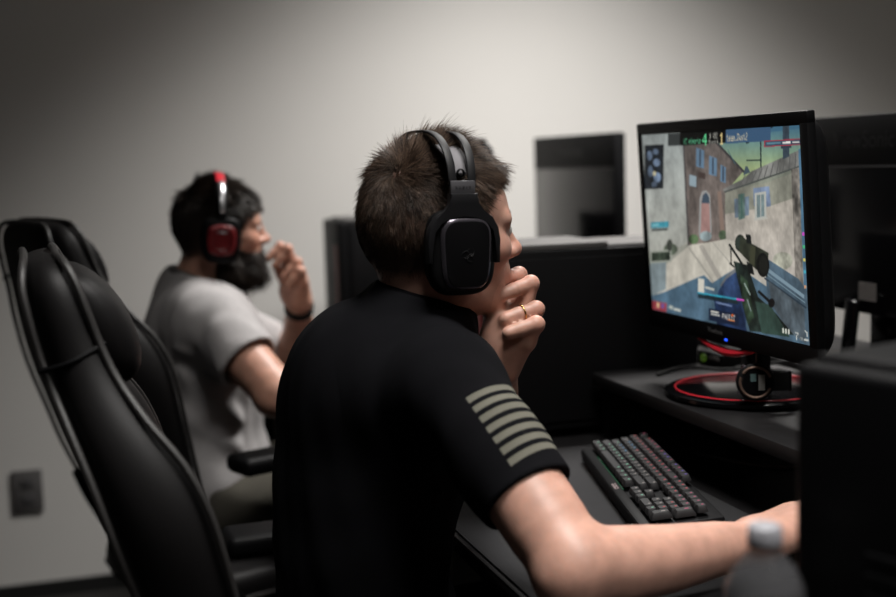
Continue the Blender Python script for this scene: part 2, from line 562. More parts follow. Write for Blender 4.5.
def game_picture(W, H):
    """a generic old-town street seen in a shooting game, in colours; sketch units are a 160 x 200 corner-to-corner drawing board"""
    SW, SH = W * 2, H * 2
    src = np.array([[0, 0], [1, 0], [1, 1], [0, 1]], float)
    dst = np.array([[641.7, 135], [800, 125], [812, 347], [655, 310]], float)
    A = []; B = []
    for (u, v), (x, y) in zip(src, dst):
        A += [[u, v, 1, 0, 0, 0, -u * x, -v * x], [0, 0, 0, u, v, 1, -u * y, -v * y]]; B += [x, y]
    h = np.linalg.solve(np.array(A), np.array(B))
    u, v = np.meshgrid((np.arange(SW) + .5) / SW, (np.arange(SH) + .5) / SH)
    den = h[6] * u + h[7] * v + 1
    X = (h[0] * u + h[1] * v + h[2]) / den
    Y = (h[3] * u + h[4] * v + h[5]) / den
    I = np.zeros((SH, SW, 3))
    nz = np.zeros((SH, SW)); r = np.random.default_rng(3)
    for s_, a_ in ((6, .35), (14, .3), (32, .2), (70, .15)):
        g = r.random((s_, s_ * 2))
        yy = (v * (s_ - 1.001)); xx = (u * (2 * s_ - 1.001))
        y0 = yy.astype(int); x0 = xx.astype(int); fy = yy - y0; fx = xx - x0
        nz += a_ * ((g[y0, x0] * (1 - fx) + g[y0, x0 + 1] * fx) * (1 - fy) + (g[y0 + 1, x0] * (1 - fx) + g[y0 + 1, x0 + 1] * fx) * fy)
    nz = (nz - nz.mean()) / nz.std()
    def inside(P):
        m = np.zeros(X.shape, bool)
        n = len(P)
        for i in range(n):
            x1, y1 = P[i]; x2, y2 = P[(i + 1) % n]
            if y1 == y2:
                continue
            c = ((y1 > Y) != (y2 > Y)) & (X < (x2 - x1) * (Y - y1) / (y2 - y1) + x1)
            m ^= c
        return m
    def poly(P, c, t=0.0, c2=None, ax='y'):
        m = inside(P)
        c = np.array(c, float)
        if c2 is not None:
            q = [p[1] if ax == 'y' else p[0] for p in P]
            w = np.clip(((Y if ax == 'y' else X) - min(q)) / (max(q) - min(q)), 0, 1)[m][:, None]
            col = c * (1 - w) + np.array(c2, float) * w
        else:
            col = np.tile(c, (m.sum(), 1))
        if t:
            col = col * (1 + t * nz[m][:, None])
        I[m] = col
    def rect(x0, y0, x1, y1, c, t=0.0, sk=-0.06):
        poly([(x0, y0), (x1, y0 + sk * (x1 - x0)), (x1, y1 + sk * (x1 - x0)), (x0, y1)], c, t)
    def line(x0, y0, x1, y1, w, c):
        L = math.hypot(x1 - x0, y1 - y0); nx, ny = -(y1 - y0) / L * w / 2, (x1 - x0) / L * w / 2
        poly([(x0 + nx, y0 + ny), (x1 + nx, y1 + ny), (x1 - nx, y1 - ny), (x0 - nx, y0 - ny)], c)
    def oval(cx, cy, rx, ry, c, t=0.0, a=0.0):
        P = []
        for i in range(28):
            x, y = rx * math.cos(i * PI / 14), ry * math.sin(i * PI / 14)
            P.append((cx + x * math.cos(a) - y * math.sin(a), cy + x * math.sin(a) + y * math.cos(a)))
        poly(P, c, t)
    def text(s, x0, y0, x1, y1, c, sk=-0.06):
        n = len(s)
        U = (X - x0) / (x1 - x0) * n
        Vv = (Y - y0 - sk * (X - x0)) / (y1 - y0) * 7
        m = (U >= 0) & (U < n) & (Vv >= 0) & (Vv < 7)
        ui = U[m]; vi = Vv[m].astype(int)
        ci = ui.astype(int); gx = ((ui - ci) * 6).astype(int)
        tab = np.array([FONT[k] for k in s])
        bits = np.where(gx < 5, (tab[ci, vi] >> np.clip(4 - gx, 0, 4)) & 1, 0).astype(bool)
        mm = np.zeros(X.shape, bool); mm[m] = bits
        I[mm] = c
    # sky and ground
    poly([(630, 100), (830, 100), (830, 215), (630, 215)], (58, 104, 132), 0.03)
    poly([(700, 140), (830, 126), (830, 170), (726, 170)], (62, 110, 136), 0.03, (160, 178, 122))
    poly([(700, 170), (830, 170), (830, 200), (726, 200)], (158, 176, 122), 0.03)
    poly([(630, 235), (830, 235), (830, 370), (630, 370)], (182, 176, 164), 0.05)
    # pale wall on the left
    poly([(636, 120), (682.5, 120), (690, 243), (676, 250), (640, 262)], (142, 150, 149), 0.06, (160, 160, 150))
    poly([(630, 255), (676, 249), (690, 244), (700, 262), (640, 300)], (150, 150, 138), 0.07)
    oval(672, 250, 7, 6, (88, 98, 82), 0.2); oval(660, 262, 9, 5, (112, 120, 104), 0.2)
    # tall brown house
    poly([(682.5, 128), (714, 140), (744, 172), (727, 192), (728, 240), (712, 243), (690, 246)], (98, 90, 86), 0.12, (114, 102, 95))
    line(713, 139, 745, 173, 2.2, (60, 58, 60))
    line(683, 130, 690, 246, 1.6, (66, 62, 62))
    for x0, y0, x1, y1 in ((696.5, 148, 704.5, 169), (709.5, 156, 717.5, 177), (721, 165, 726.5, 184)):
        poly([(x0, y0), (x1, y0 + 3), (x1, y1), (x0, y1 - 2)], (92, 122, 148), 0.05)
        line((x0 + x1) / 2, y0 + 2, (x0 + x1) / 2, y1 - 2, 1.6, (56, 68, 84))
    poly([(690, 175), (697, 177), (697, 188), (690, 186)], (138, 158, 168))
    poly([(699, 172), (706, 174), (706, 180), (699, 178)], (70, 58, 54))
    poly([(700, 236), (700.5, 199), (703, 192), (707, 191), (711, 196), (713, 234)], (150, 150, 148))
    poly([(702, 235), (702.4, 202), (704, 195), (707, 193.6), (710, 198), (711.5, 233)], (156, 118, 112), 0.05)
    poly([(702.4, 204), (703.6, 196), (707, 193), (710, 198), (710.4, 204)], (62, 78, 94))
    line(720, 192, 724, 236, 4, (134, 112, 100))
    oval(695, 240, 5, 5, (72, 92, 62), 0.2); oval(707, 237, 6, 5, (132, 148, 150), 0.1); oval(724, 236, 4, 5, (82, 100, 74), 0.2)
    # house on the right
    poly([(726, 190), (800, 160), (830, 160), (830, 310), (806, 290), (770, 266), (727, 240)], (116, 122, 108), 0.07, (176, 168, 156))
    poly([(726, 214), (770, 206), (800, 196), (803, 286), (770, 266), (728, 241)], (168, 160, 148), 0.07, (178, 170, 160))
    poly([(726, 192), (766, 184), (798, 172), (798, 198), (768, 208), (726, 215)], (134, 134, 120), 0.07)
    poly([(723.5, 190), (745, 179), (752, 172), (801, 150), (806, 152), (806, 164), (801, 166), (748, 184), (725, 192.5)], (116, 116, 112), 0.1)
    for i in range(11):
        t = i / 10
        line(746 + 56 * t, 176 - 24 * t, 740 + 62 * t, 187 - 20 * t, 0.9, (88, 88, 86))
    line(725, 193, 801, 167, 1.6, (72, 76, 74))
    poly([(735, 200), (750, 197), (750, 216), (736, 219)], (106, 124, 140), 0.1)
    poly([(739, 195), (745.5, 194), (746, 219), (739.5, 221)], (98, 126, 118), 0.1); line(742.4, 195, 742.8, 220, 1.2, (62, 98, 88))
    poly([(754, 189), (770, 187), (772, 207), (767, 208), (755, 207)], (106, 122, 148), 0.1)
    poly([(755.5, 194), (767, 192), (767.5, 219), (756, 221)], (176, 178, 170)); poly([(757.6, 196), (765, 195), (765.5, 217), (758, 218.6)], (104, 122, 124), 0.1)
    line(761.5, 195, 761.9, 218, 0.9, (170, 172, 166)); line(755, 221, 769, 219, 1.6, (180, 178, 168))
    poly([(792, 170), (800, 168), (805, 288), (797, 282)], (122, 116, 108), 0.22)
    poly([(799, 150), (820, 140), (820, 360), (806, 300)], (72, 112, 140), 0.08)
    oval(784, 262, 10, 9, (150, 150, 134), 0.14)
    # chimney, roof ornament, aerial
    poly([(783, 124), (789.5, 123), (790, 157), (783.5, 160)], (62, 78, 92), 0.1); rect(781.5, 146, 792, 149, (48, 62, 74))
    poly([(744, 176), (746, 167), (748, 167), (751, 173)], (66, 82, 92))
    line(761, 136, 761.6, 168, 1.3, (28, 40, 46)); line(746.5, 143.6, 773, 126.6, 1.8, (22, 32, 38)); line(747, 161, 761, 160.6, 1.3, (36, 50, 50))
    line(751, 138, 749, 144, .6, (38, 52, 58)); line(766, 128, 765, 134, .6, (38, 52, 58)); line(728, 150, 736, 165, 0.7, (60, 96, 104))
    # light path, blue shade
    poly([(690, 247), (727, 240), (744, 244), (735, 250), (752, 268), (738, 302), (716, 283), (700, 279), (656, 302), (652, 275), (672, 262)], (188, 182, 168), 0.05)
    poly([(700, 247), (704, 245), (728, 286), (722, 285)], (160, 154, 144), 0.04)
    line(690, 248, 716, 284, 1.4, (150, 146, 136)); line(714, 243, 742, 276, 0.9, (160, 156, 146))
    poly([(640, 290), (655, 296), (668, 292), (700, 278), (706, 276), (714, 284), (726, 276), (740, 268), (830, 330), (830, 370), (630, 370)], (74, 104, 126), 0.08, (66, 90, 108))
    poly([(653, 262), (668, 262), (668, 290), (655, 296), (646, 292)], (122, 136, 140), 0.06)
    poly([(722, 286), (728, 276), (738, 268), (745, 266), (750, 300), (730, 300)], (98, 102, 106), 0.1)
    # blue stone step on the right
    poly([(766, 258), (800, 280), (812, 296), (814, 350), (770, 312)], (70, 92, 108), 0.1)
    poly([(768, 268), (806, 296), (806, 300), (768, 272)], (118, 144, 160)); line(768, 275, 807, 304, 0.9, (112, 138, 152)); line(766, 279, 808, 309, 1.5, (40, 54, 66))
    poly([(770, 282), (806, 309), (808, 344), (792, 334), (774, 306)], (76, 88, 96), 0.12)
    # gloved arm and rifle
    poly([(744, 268), (728, 280), (720, 292), (718, 318), (726, 334), (748, 334), (748, 300)], (38, 58, 94), 0.15)
    poly([(716, 300), (742, 302), (750, 336), (720, 334)], (30, 48, 84), 0.15)
    poly([(735, 262), (749, 266), (760, 298), (774, 310), (796, 336), (752, 332), (744, 300)], (28, 38, 34), 0.25)
    poly([(757, 302), (772, 306), (792, 338), (764, 334)], (46, 68, 60), 0.1)
    poly([(742, 275), (750, 283), (756, 318), (750, 326), (744, 304)], (44, 62, 46), 0.3)
    line(730.5, 245, 747, 270, 2.2, (20, 26, 26)); line(732, 247, 733, 266, 1.2, (22, 28, 28)); line(731, 264, 736, 268, 1.6, (22, 28, 28))
    line(746, 284, 752, 296, 1.0, (150, 168, 160)); line(749, 300, 753, 312, 0.9, (130, 150, 146))
    line(760, 292, 773, 304, 2.6, (18, 20, 22)); oval(773.4, 304, 3.2, 4.6, (16, 18, 20))
    oval(741.4, 244, 5.2, 8.6, (30, 38, 34)); oval(740, 243.6, 3.0, 6.0, (48, 58, 52))
    poly([(742, 236), (752, 244), (770, 254), (769, 278), (757, 270), (740, 252)], (42, 46, 36), 0.15)
    poly([(752, 246), (757, 248), (756, 268), (751, 264)], (62, 64, 46)); poly([(747, 235), (752, 236), (753, 245), (748, 244)], (22, 26, 26))
    oval(764.5, 266, 6.4, 12.2, (14, 16, 15), 0, -0.06); oval(765, 266, 4.4, 9.6, (26, 28, 24), 0, -0.06)
    poly([(748, 262), (754, 266), (756, 276), (750, 274)], (16, 20, 20))
    # head-up display
    rect(645, 145.6, 664, 190, (26, 32, 38), 0.15, -0.05)
    for cx, cy, rx, ry in ((650, 156, 2.6, 5), (656, 152, 3.2, 3), (657, 163, 3.5, 4), (651, 172, 2.4, 6), (658, 178, 3.6, 5), (655, 185, 2.6, 3)):
        oval(cx, cy, rx, ry, (92, 110, 134), 0.2)
    oval(655, 174, 1.6, 2.4, (190, 180, 140))
    rect(680, 132.6, 726, 146, (10, 11, 11)); rect(726, 130, 771, 144, (54, 86, 120)); rect(668, 134, 680, 146.4, (52, 56, 56))
    text('KC eSports', 684, 139, 701, 145, (92, 196, 142)); text('4', 702.5, 134.4, 708.2, 146, (96, 226, 150))
    text('1:02', 709.4, 133.6, 718, 139, (210, 208, 196)); text('Round 6', 709, 140.4, 718.6, 144.4, (190, 188, 178)); text('1', 719.4, 133.2, 725.4, 145, (226, 200, 132))
    text('team_Dust2', 727, 134.4, 748, 141.8, (214, 198, 160))
    rect(764.5, 141.2, 802, 147.6, (168, 46, 64)); rect(765.6, 142.2, 801.4, 146.6, (58, 76, 96))
    line(767, 144, 781, 143.2, 1.6, (88, 140, 160)); line(783, 143.4, 791, 142.8, 2.0, (232, 230, 222)); line(793, 142.8, 800, 142.4, 1.6, (210, 206, 200))
    rect(652, 223, 670, 229, (46, 128, 146), 0.1); rect(653.5, 225, 660, 227, (120, 190, 200)); rect(653, 229.6, 669, 232, (66, 74, 72))
    rect(651.5, 251.6, 673, 264, (150, 154, 142)); rect(653, 253.4, 671.6, 262, (56, 66, 54), 0.25); oval(671, 246, 3, 6, (62, 66, 58), 0.1)
    rect(654.6, 301, 668.8, 309.8, (150, 52, 62), 0.05, 0.2); rect(659, 303, 661.6, 308, (214, 170, 130), 0, .2); rect(663.5, 304, 666.5, 308.6, (110, 80, 150), 0, .2)
    line(671.5, 307, 675, 309, 3.4, (172, 180, 172)); line(676, 309.6, 683, 311.4, 2.4, (192, 196, 186))
    rect(700, 279, 706, 293, (206, 202, 188), 0, .15); line(707, 288, 716, 290.6, 2.2, (184, 188, 178))
    rect(700, 293.4, 740, 298.6, (30, 44, 52), 0.1, .17); line(699.6, 293.4, 738.4, 300, 1.6, (40, 160, 190)); line(738.4, 300, 746, 301.2, 1.8, (214, 70, 190))
    line(718, 303, 734, 307, 1.6, (106, 126, 168))
    poly([(711, 309), (741, 315), (741, 327), (711, 321)], (24, 34, 56)); line(713, 312, 721, 313.6, 1.2, (206, 204, 196)); line(713, 314.6, 722, 316.6, 1.4, (206, 204, 196))
    text('FACEIT', 724.4, 314.4, 737.4, 319.4, (236, 230, 220), 0.17); line(730, 320.4, 736.8, 321.8, 1.1, (220, 120, 50))
    poly([(733, 315.6), (735, 314.6), (736, 317), (734, 317.4)], (222, 96, 40))
    for i in range(3):
        line(785 + 2.8 * i, 329 + .6 * i, 785.4 + 2.8 * i, 334 + .6 * i, 1.7, (206, 208, 196))
    text('7', 797, 333, 801, 340.6, (226, 226, 214), 0.2); text('/30', 801.6, 338, 805, 341, (190, 192, 184), .2); line(806, 340.6, 810.6, 341.4, 2, (190, 194, 188))
    line(806.8, 331.6, 809, 334, .9, (206, 208, 200)); line(809, 333, 809.4, 338, .9, (206, 208, 200))
    for x, y, c in ((804.6, 235, (206, 60, 196)), (805.3, 248, (60, 190, 120)), (805.8, 261, (214, 200, 90)), (806.4, 273, (60, 170, 190)), (807, 288, (206, 150, 110))):
        poly([(x - 1.1, y - 1.6), (x + 1.1, y - 1.6), (x + 1.1, y + 1.6), (x - 1.1, y + 1.6)], c)
    lum = I.mean(2, keepdims=True)
    I = np.clip(lum + (I - lum) * 0.85, 0, 255)
    I = I.reshape(H, 2, W, 2, 3).mean((1, 3))
    L = I / 255.0
    return np.where(L <= 0.04045, L / 12.92, ((L + 0.055) / 1.055) ** 2.4)

def screen_material():
    m = bpy.data.materials.new('game_screen')
    m.use_nodes = True
    nt = m.node_tree
    b = nt.nodes['Principled BSDF']
    b.inputs['Base Color'].default_value = (0.004, 0.004, 0.004, 1)
    b.inputs['Roughness'].default_value = 0.3
    b.inputs['Specular IOR Level'].default_value = 0.1
    a = nt.nodes.new('ShaderNodeAttribute')
    a.attribute_name = 'picture'
    nt.links.new(a.outputs['Color'], b.inputs['Emission Color'])
    b.inputs['Emission Strength'].default_value = 0.95
    return m
M_screen = screen_material()

def screen_mesh(w, h, W=400, H=252):
    """picture in the y-z plane facing -x; columns run from +y (viewer's left) to -y"""
    P = game_picture(W, H)
    ys = np.linspace(w / 2, -w / 2, W); zs = np.linspace(h / 2, -h / 2, H)
    Yg, Zg = np.meshgrid(ys, zs)
    V = np.stack([np.zeros_like(Yg), Yg, Zg], -1).reshape(-1, 3)
    i = np.arange(H - 1)[:, None] * W + np.arange(W - 1)[None]
    Q = np.stack([i, i + W, i + W + 1, i + 1], -1).reshape(-1, 4)
    me = np_mesh('screen', V, Q)
    set_col(me, 'picture', P.reshape(-1, 3))
    return me

SCREEN_W, SCREEN_H = 0.469, 0.296
SCR = screen_mesh(SCREEN_W, SCREEN_H)

def front_monitor(x, y, zc, tilt, shelf_z, label, lit=True, base=(0.08, 0.04)):
    """monitor whose screen faces -x; origin on the shelf under the neck"""
    r = empty('monitor', (x, y, shelf_z))
    tag(r, label, 'monitor', 'gaming monitors of the near row')
    R = Matrix.Rotation(tilt, 3, 'Y')
    T = Matrix.Translation((0, 0, zc - shelf_z)) @ R.to_4x4()
    w, h = SCREEN_W, SCREEN_H
    b = MB()
    t = 0.019
    b.box((0.002, 0, h / 2 + t / 2), (0.014, w + 2 * t, t), 0.003)
    b.box((0.002, 0, -h / 2 - 0.015), (0.014, w + 2 * t, 0.030), 0.003)
    b.box((0.002, w / 2 + t / 2, 0), (0.014, t, h + 0.01), 0.003)
    b.box((0.002, -w / 2 - t / 2, 0), (0.014, t, h + 0.01), 0.003)
    bz = b.xf(T).build('bezel', M_plastic, r)
    bk = MB()
    loops = []
    for xx, s, e in ((0.009, 0.001, 9), (0.022, 0.001, 9), (0.029, 0.006, 9), (0.038, 0.06, 7)):
        loops.append([(px, py, pz) for px, py, pz in superloop(w / 2 + t - s, h / 2 + 0.023 - s, e, 48, lambda u, v, q: (q, u, v - 0.006), xx)])
    bk.loft(loops).xf(T).build('back_cover', M_matte, r, smooth=False, angle=50)
    s = link('screen', SCR, [M_screen], r, smooth=False)
    s.matrix_local = T @ Matrix.Translation((-0.0042, 0, 0))
    if not lit:
        s.data = SCR.copy()
        s.data.materials.clear()
        s.data.materials.append(mat('dark_screen', (0.006, 0.007, 0.008), 0.25))
    F = Matrix(((0, 0, -1, 0), (-1, 0, 0, 0), (0, 1, 0, 0), (0, 0, 0, 1)))   # text reads right for a viewer on the -x side
    text_obj('brand_lettering', 'ViewSonic', 0.011, M_text, bz, T @ Matrix.Translation((-0.0054, 0.02, -h / 2 - 0.012)) @ F)
    MB().box((-0.0055, -0.012, -h / 2 - 0.021), (0.002, 0.007, 0.0035), 0.001).xf(T).build('power_light', M_blueled, bz)
    tr = MB()
    tr.tube([(0.0, 0.085 - 0.17 * i / 12, -h / 2 - 0.030 - 0.012 * math.sin(PI * i / 12)) for i in range(13)], [0.002 + 0.0045 * math.sin(PI * i / 12) for i in range(13)], 8)
    tr.xf(T).build('red_trim', M_redglow, r)
    nk = MB()
    nk.box((0.062, 0, (zc - shelf_z) / 2 - 0.005), (0.028, 0.05, zc - shelf_z - 0.03), 0.006)
    nk.box((0.05, 0, zc - shelf_z - 0.03), (0.02, 0.09, 0.09), 0.004)
    nk.build('neck', M_gloss, r)
    bs = MB().lathe([(0.0, 0.0), (0.132, 0.0), (0.138, 0.004), (0.138, 0.009), (0.132, 0.012), (0.0, 0.013)], (base[0], base[1], 0), 64).build('base', M_gloss, r, smooth=False)
    MB().tube([(base[0] + 0.121 * math.cos(2 * PI * i / 64), base[1] + 0.121 * math.sin(2 * PI * i / 64), 0.0123) for i in range(64)], 0.0015, 8, closed=True).build('red_ring', M_redglow, bs)
    return r
front_monitor(0.947, 1.6815, 1.125, math.radians(-3.2), 0.8556, 'lit monitor showing a shooting game, in front of the player in black', base=(0.083, 0.045))
front_monitor(0.925, 2.97, 1.120, 0.0, 0.8556, 'dark monitor of the bearded player, its corner just above the near player\'s headband', lit=False)

def back_monitor(y, label):
    """monitor of the facing row, seen from its back (back cover on the -x side)"""
    r = empty('monitor', (1.366, y, 0.8556))
    tag(r, label, 'monitor', 'monitors of the facing row')
    w, h, zc = 0.56, 0.352, 0.267
    hp = MB().box((0, 0, zc), (0.032, w, h), 0.006).build('housing', M_matte, r)
    MB().box((-0.0185, 0, zc + h / 2 - 0.045), (0.005, w - 0.004, 0.088), 0.002).build('upper_cover', M_matte, r)
    MB().box((-0.0175, 0, zc - 0.045), (0.004, w - 0.004, 0.258), 0.0015).build('glossy_cover', M_gloss, r)
    MB().box((-0.0195, 0, zc + h / 2 - 0.0905), (0.003, w - 0.006, 0.0022)).build('seam_trim', M_gray, r)
    F = Matrix(((0, 0, -1, 0), (-1, 0, 0, 0), (0, 1, 0, 0), (0, 0, 0, 1)))
    text_obj('brand_lettering', 'ViewSonic', 0.042, M_text2c, r, Matrix.Translation((-0.0212, 0.0, zc + h / 2 - 0.045)) @ F)
    MB().box((-0.020, -0.015, zc - 0.135), (0.001, 0.05, 0.032)).build('label_sticker', M_label, r)
    MB().box((0.0163, 0, zc), (0.001, w - 0.03, h - 0.04)).build('screen', M_gloss, r)
    MB().box((0.035, 0, 0.10), (0.03, 0.07, 0.19), 0.006).build('neck', M_gloss, r)
    MB().box((-0.048, -0.005, 0.066), (0.014, 0.032, 0.11), 0.006, 3, rot=Matrix.Rotation(0.16, 3, 'X')).build('stand_arm', M_gloss, r)  # slanted glossy arm of the monitor's stand
    MB().lathe([(0, 0), (0.11, 0), (0.114, 0.005), (0.11, 0.010), (0, 0.011)], (0.015, 0, 0), 48).build('base', M_gloss, r)
    return r
back_monitor(1.885, 'back of a monitor with sticker label beside the lit screen\'s right edge')
back_monitor(3.205, 'back of a dark monitor against the back wall, left of the lit screen')

# ------------------------------------------------------------------ computer towers
def tower(x, y, rz, z0, size, label, red=True, top=None):
    top = top or M_tower_lit_top
    """origin: middle of the tower's foot print; front face on local -x"""
    r = empty('computer_tower', (x, y, z0), rz)
    tag(r, label, 'computer', 'black computer towers')
    L, W, H = size
    MB().box((0.012, 0, H / 2 + 0.006), (L - 0.03, W, H - 0.02), 0.005).build('case', M_matte, r)
    fp = MB().box((-L / 2 + 0.012, 0, H / 2 + 0.004), (0.03, W + 0.004, H - 0.006), 0.008, 3).build('front_panel', M_plastic, r)
    for i in range(7):
        MB().box((-L / 2 - 0.0035, -0.015, 0.10 + 0.016 * i), (0.003, W * 0.45, 0.005), 0.001).build('vent_slat', M_matte, fp)
    if red:
        MB().box((-L / 2 - 0.002, -W / 2 + 0.03, H / 2), (0.005, 0.035, H * 0.62), 0.002).build('red_strip', M_redcase, fp)
    MB().box((0.012, -W / 2 - 0.002, H / 2 + 0.006), (L - 0.05, 0.003, H - 0.05), 0.001).build('side_panel', M_matte, r)
    MB().box((-0.08, 0, H + 0.001), (L * 0.52, W - 0.01, 0.012), 0.004).build('top_cover', top, r)
    MB().box((L * 0.27, 0, H - 0.002), (L * 0.40, W - 0.015, 0.006), 0.002).build('rear_top_cover', top, r)
    for sx in (-1, 1):
        for sy in (-1, 1):
            MB().lathe([(0.016, 0), (0.018, 0.004), (0.018, 0.010)], (sx * (L / 2 - 0.06), sy * (W / 2 - 0.035), 0), 16).build('foot', M_grip, r)
    return r
tower(0.905, 2.15, 0.0, DZ + EPS, (0.42, 0.20, 0.345), 'black computer tower with its top coloured as lit, between the two players')
tower(0.93, 3.47, 0.0, DZ + EPS, (0.42, 0.20, 0.345), 'black computer tower with red strip in front of the bearded player')
t3 = tower(0.772, 0.816, math.radians(16), DZ + EPS, (0.40, 0.20, 0.335), 'blurred black computer tower filling the lower right corner', red=False, top=M_plastic)
F = Matrix(((0, 0, -1, 0), (-1, 0, 0, 0), (0, 1, 0, 0), (0, 0, 0, 1)))

# ------------------------------------------------------------------ small things on the shelf
def loc_tube(name, pts, r, m, label, cat, group=None):
    o = MB().tube(pts, r, 8).build(name, m, smooth=True)
    return tag(o, label, cat, group)
def smooth_path(P, n=8):
    P = [Vector(p) for p in P]
    out = []
    for i in range(len(P) - 1):
        p0, p1, p2, p3 = P[max(i - 1, 0)], P[i], P[i + 1], P[min(i + 2, len(P) - 1)]
        for k in range(n):
            t = k / n
            out.append(0.5 * ((2 * p1) + (p2 - p0) * t + (2 * p0 - 5 * p1 + 4 * p2 - p3) * t * t + (3 * p1 - p0 - 3 * p2 + p3) * t ** 3))
    out.append(P[-1])
    return out
loc_tube('cable', smooth_path([(0.97, 1.94, 0.8585), (1.05, 1.985, 0.8588), (1.10, 1.93, 0.8585), (1.16, 1.87, 0.875), (1.17, 1.78, 0.90), (1.10, 1.72, 0.96)]), 0.003, M_grip, 'thin black cable lying on the monitor shelf behind the red ringed base', 'cable', 'cables at the near desk')
loc_tube('cable', smooth_path([(1.17, 2.02, 0.858), (1.13, 1.95, 0.8583), (1.185, 1.90, 0.8583), (1.19, 1.80, 0.8583), (1.19, 1.60, 0.8583)]), 0.0025, M_gray, 'grey cable looping at the back of the monitor shelf', 'cable', 'cables at the near desk')
loc_tube('cable', smooth_path([(0.99, 1.84, 0.7385), (1.03, 1.74, 0.739), (1.10, 1.66, 0.7385), (1.08, 1.55, 0.7385), (1.14, 1.40, 0.7385)]), 0.003, M_gray, 'grey cable bunched on the desk under the monitor shelf', 'cable', 'cables at the near desk')
g = empty('power_brick', (1.12, 1.82, DZ + EPS), 0.3)
tag(g, 'black power brick with pale label under the monitor shelf', 'power adapter')
MB().box((0, 0, 0.018), (0.06, 0.13, 0.036), 0.006).build('body', M_matte, g)
MB().box((-0.0306, 0, 0.020), (0.001, 0.07, 0.014)).build('label_sticker', M_label, g)
g = empty('usb_hub', (1.13, 1.985, 0.8556), 0.1)
tag(g, 'small black box with green light on the shelf behind the monitor', 'hub')
MB().box((0, 0, 0.014), (0.07, 0.075, 0.028), 0.004).build('body', M_plastic, g)
MB().tube([(-0.0355, 0.018 + 0.006 * math.cos(i * PI / 6), 0.015 + 0.006 * math.sin(i * PI / 6)) for i in range(12)], 0.0012, 6, closed=True).build('green_light', M_greenled, g)
MB().box((-0.0355, -0.015, 0.018), (0.001, 0.03, 0.006)).build('label_sticker', M_label, g)

# wristwatch standing on the monitor base
def wristwatch():
    r = empty('wristwatch', (0.962, 1.604, 0.9005), 0)
    r.scale = (1.15, 1.15, 1.15)
    d = Vector((-0.42, -0.90, 0.10)).normalized()        # the way the dial looks
    right = Vector((0, 0, 1)).cross(d).normalized()
    up = d.cross(right)
    r.rotation_euler = Matrix((right, up, d)).transposed().to_euler()
    tag(r, 'black digital wristwatch with bronze bezel ring standing on the monitor base', 'watch')
    MB().lathe([(0.0, -0.008), (0.022, -0.008), (0.0245, -0.003), (0.024, 0.003), (0.021, 0.005), (0, 0.005)], n=40).build('case', M_matte, r)
    mb = MB()
    for a0, a1 in ((0.35, 2.5), (2.8, 5.9)):
        mb.tube([(0.0195 * math.cos(a0 + (a1 - a0) * i / 20), 0.0195 * math.sin(a0 + (a1 - a0) * i / 20), 0.0055) for i in range(21)], 0.0017, 8)
    mb.build('bezel_ring', mat('bronze', (0.17, 0.11, 0.085), 0.4, metal=0.6), r)
    dl = MB().lathe([(0, 0.0052), (0.0165, 0.0052), (0.0165, 0.0058), (0, 0.0058)], n=32).build('dial', M_gloss, r)
    MB().box((0.0075, 0, 0.0062), (0.008, 0.020, 0.0006)).build('digit_panel', mat('lcd_grey', (0.14, 0.14, 0.13), 0.5), dl)
    MB().box((-0.003, 0.006, 0.0062), (0.007, 0.010, 0.0006)).build('lcd_window', mat('lcd_green', (0.05, 0.085, 0.085), 0.4), dl)
    for k in range(4):
        a = 0.6 + k * PI / 2
        MB().box((0.024 * math.cos(a), 0.024 * math.sin(a), 0), (0.006, 0.005, 0.006), 0.0015).build('button', M_steel, r)
    # the strap closes into a loop behind the case
    P = []
    for i in range(25):
        t = -0.5 * PI + 2 * PI * (i / 24) * 0.86 + 0.44
        P.append((0.004 + 0.030 * math.cos(t + PI / 2) + 0.012, 0, -0.022 + 0.017 * math.sin(t + PI / 2)))
    MB().ribbon(P, (0, 1, 0), 0.024, 0.0035).build('strap', M_grip, r)
    MB().box((0.045, 0, -0.023), (0.006, 0.027, 0.016), 0.002).build('buckle', M_matte, r)
    return r
wristwatch()

# dark phone stand like bracket leaning at the facing row, glossy
g = empty('webcam', (1.33, 2.72, 0.8556), 0.0)
tag(g, 'small dark webcam with round lens beside the far monitor\'s base', 'webcam')
MB().box((0, 0, 0.125), (0.03, 0.17, 0.034), 0.008).build('body', M_matte, g)
MB().lathe([(0.011, 0), (0.013, 0.003), (0.011, 0.006), (0.008, 0.005), (0, 0.004)], n=24).xf(Matrix.Translation((-0.015, 0.045, 0.125)) @ Matrix.Rotation(-PI / 2, 4, 'Y')).build('lens', M_steel, g)
MB().box((0.0, 0.0, 0.056), (0.02, 0.06, 0.112), 0.004).build('stand', M_matte, g)

# ------------------------------------------------------------------ desk mat, keyboard, mouse
mt = MB().box((0.685, 1.50, DZ + 0.0021), (0.40, 0.94, 0.003), 0.0012).build('desk_mat', M_mat)
tag(mt, 'large dark grey cloth desk mat under the keyboard', 'desk mat')
lg = MB()
for i in range(7):
    y = 1.395 + 0.0055 * i
    lg.box((0.655 + 0.003 * math.sin(i * 2.1), y, DZ + 0.0038), (0.010 + 0.006 * math.sin(i * 1.7), 0.0032, 0.0004), rot=Matrix.Rotation(0.5, 3, 'Z'))
lg.build('printed_mark', mat('pale_blue_print', (0.35, 0.55, 0.68), 0.7), mt)

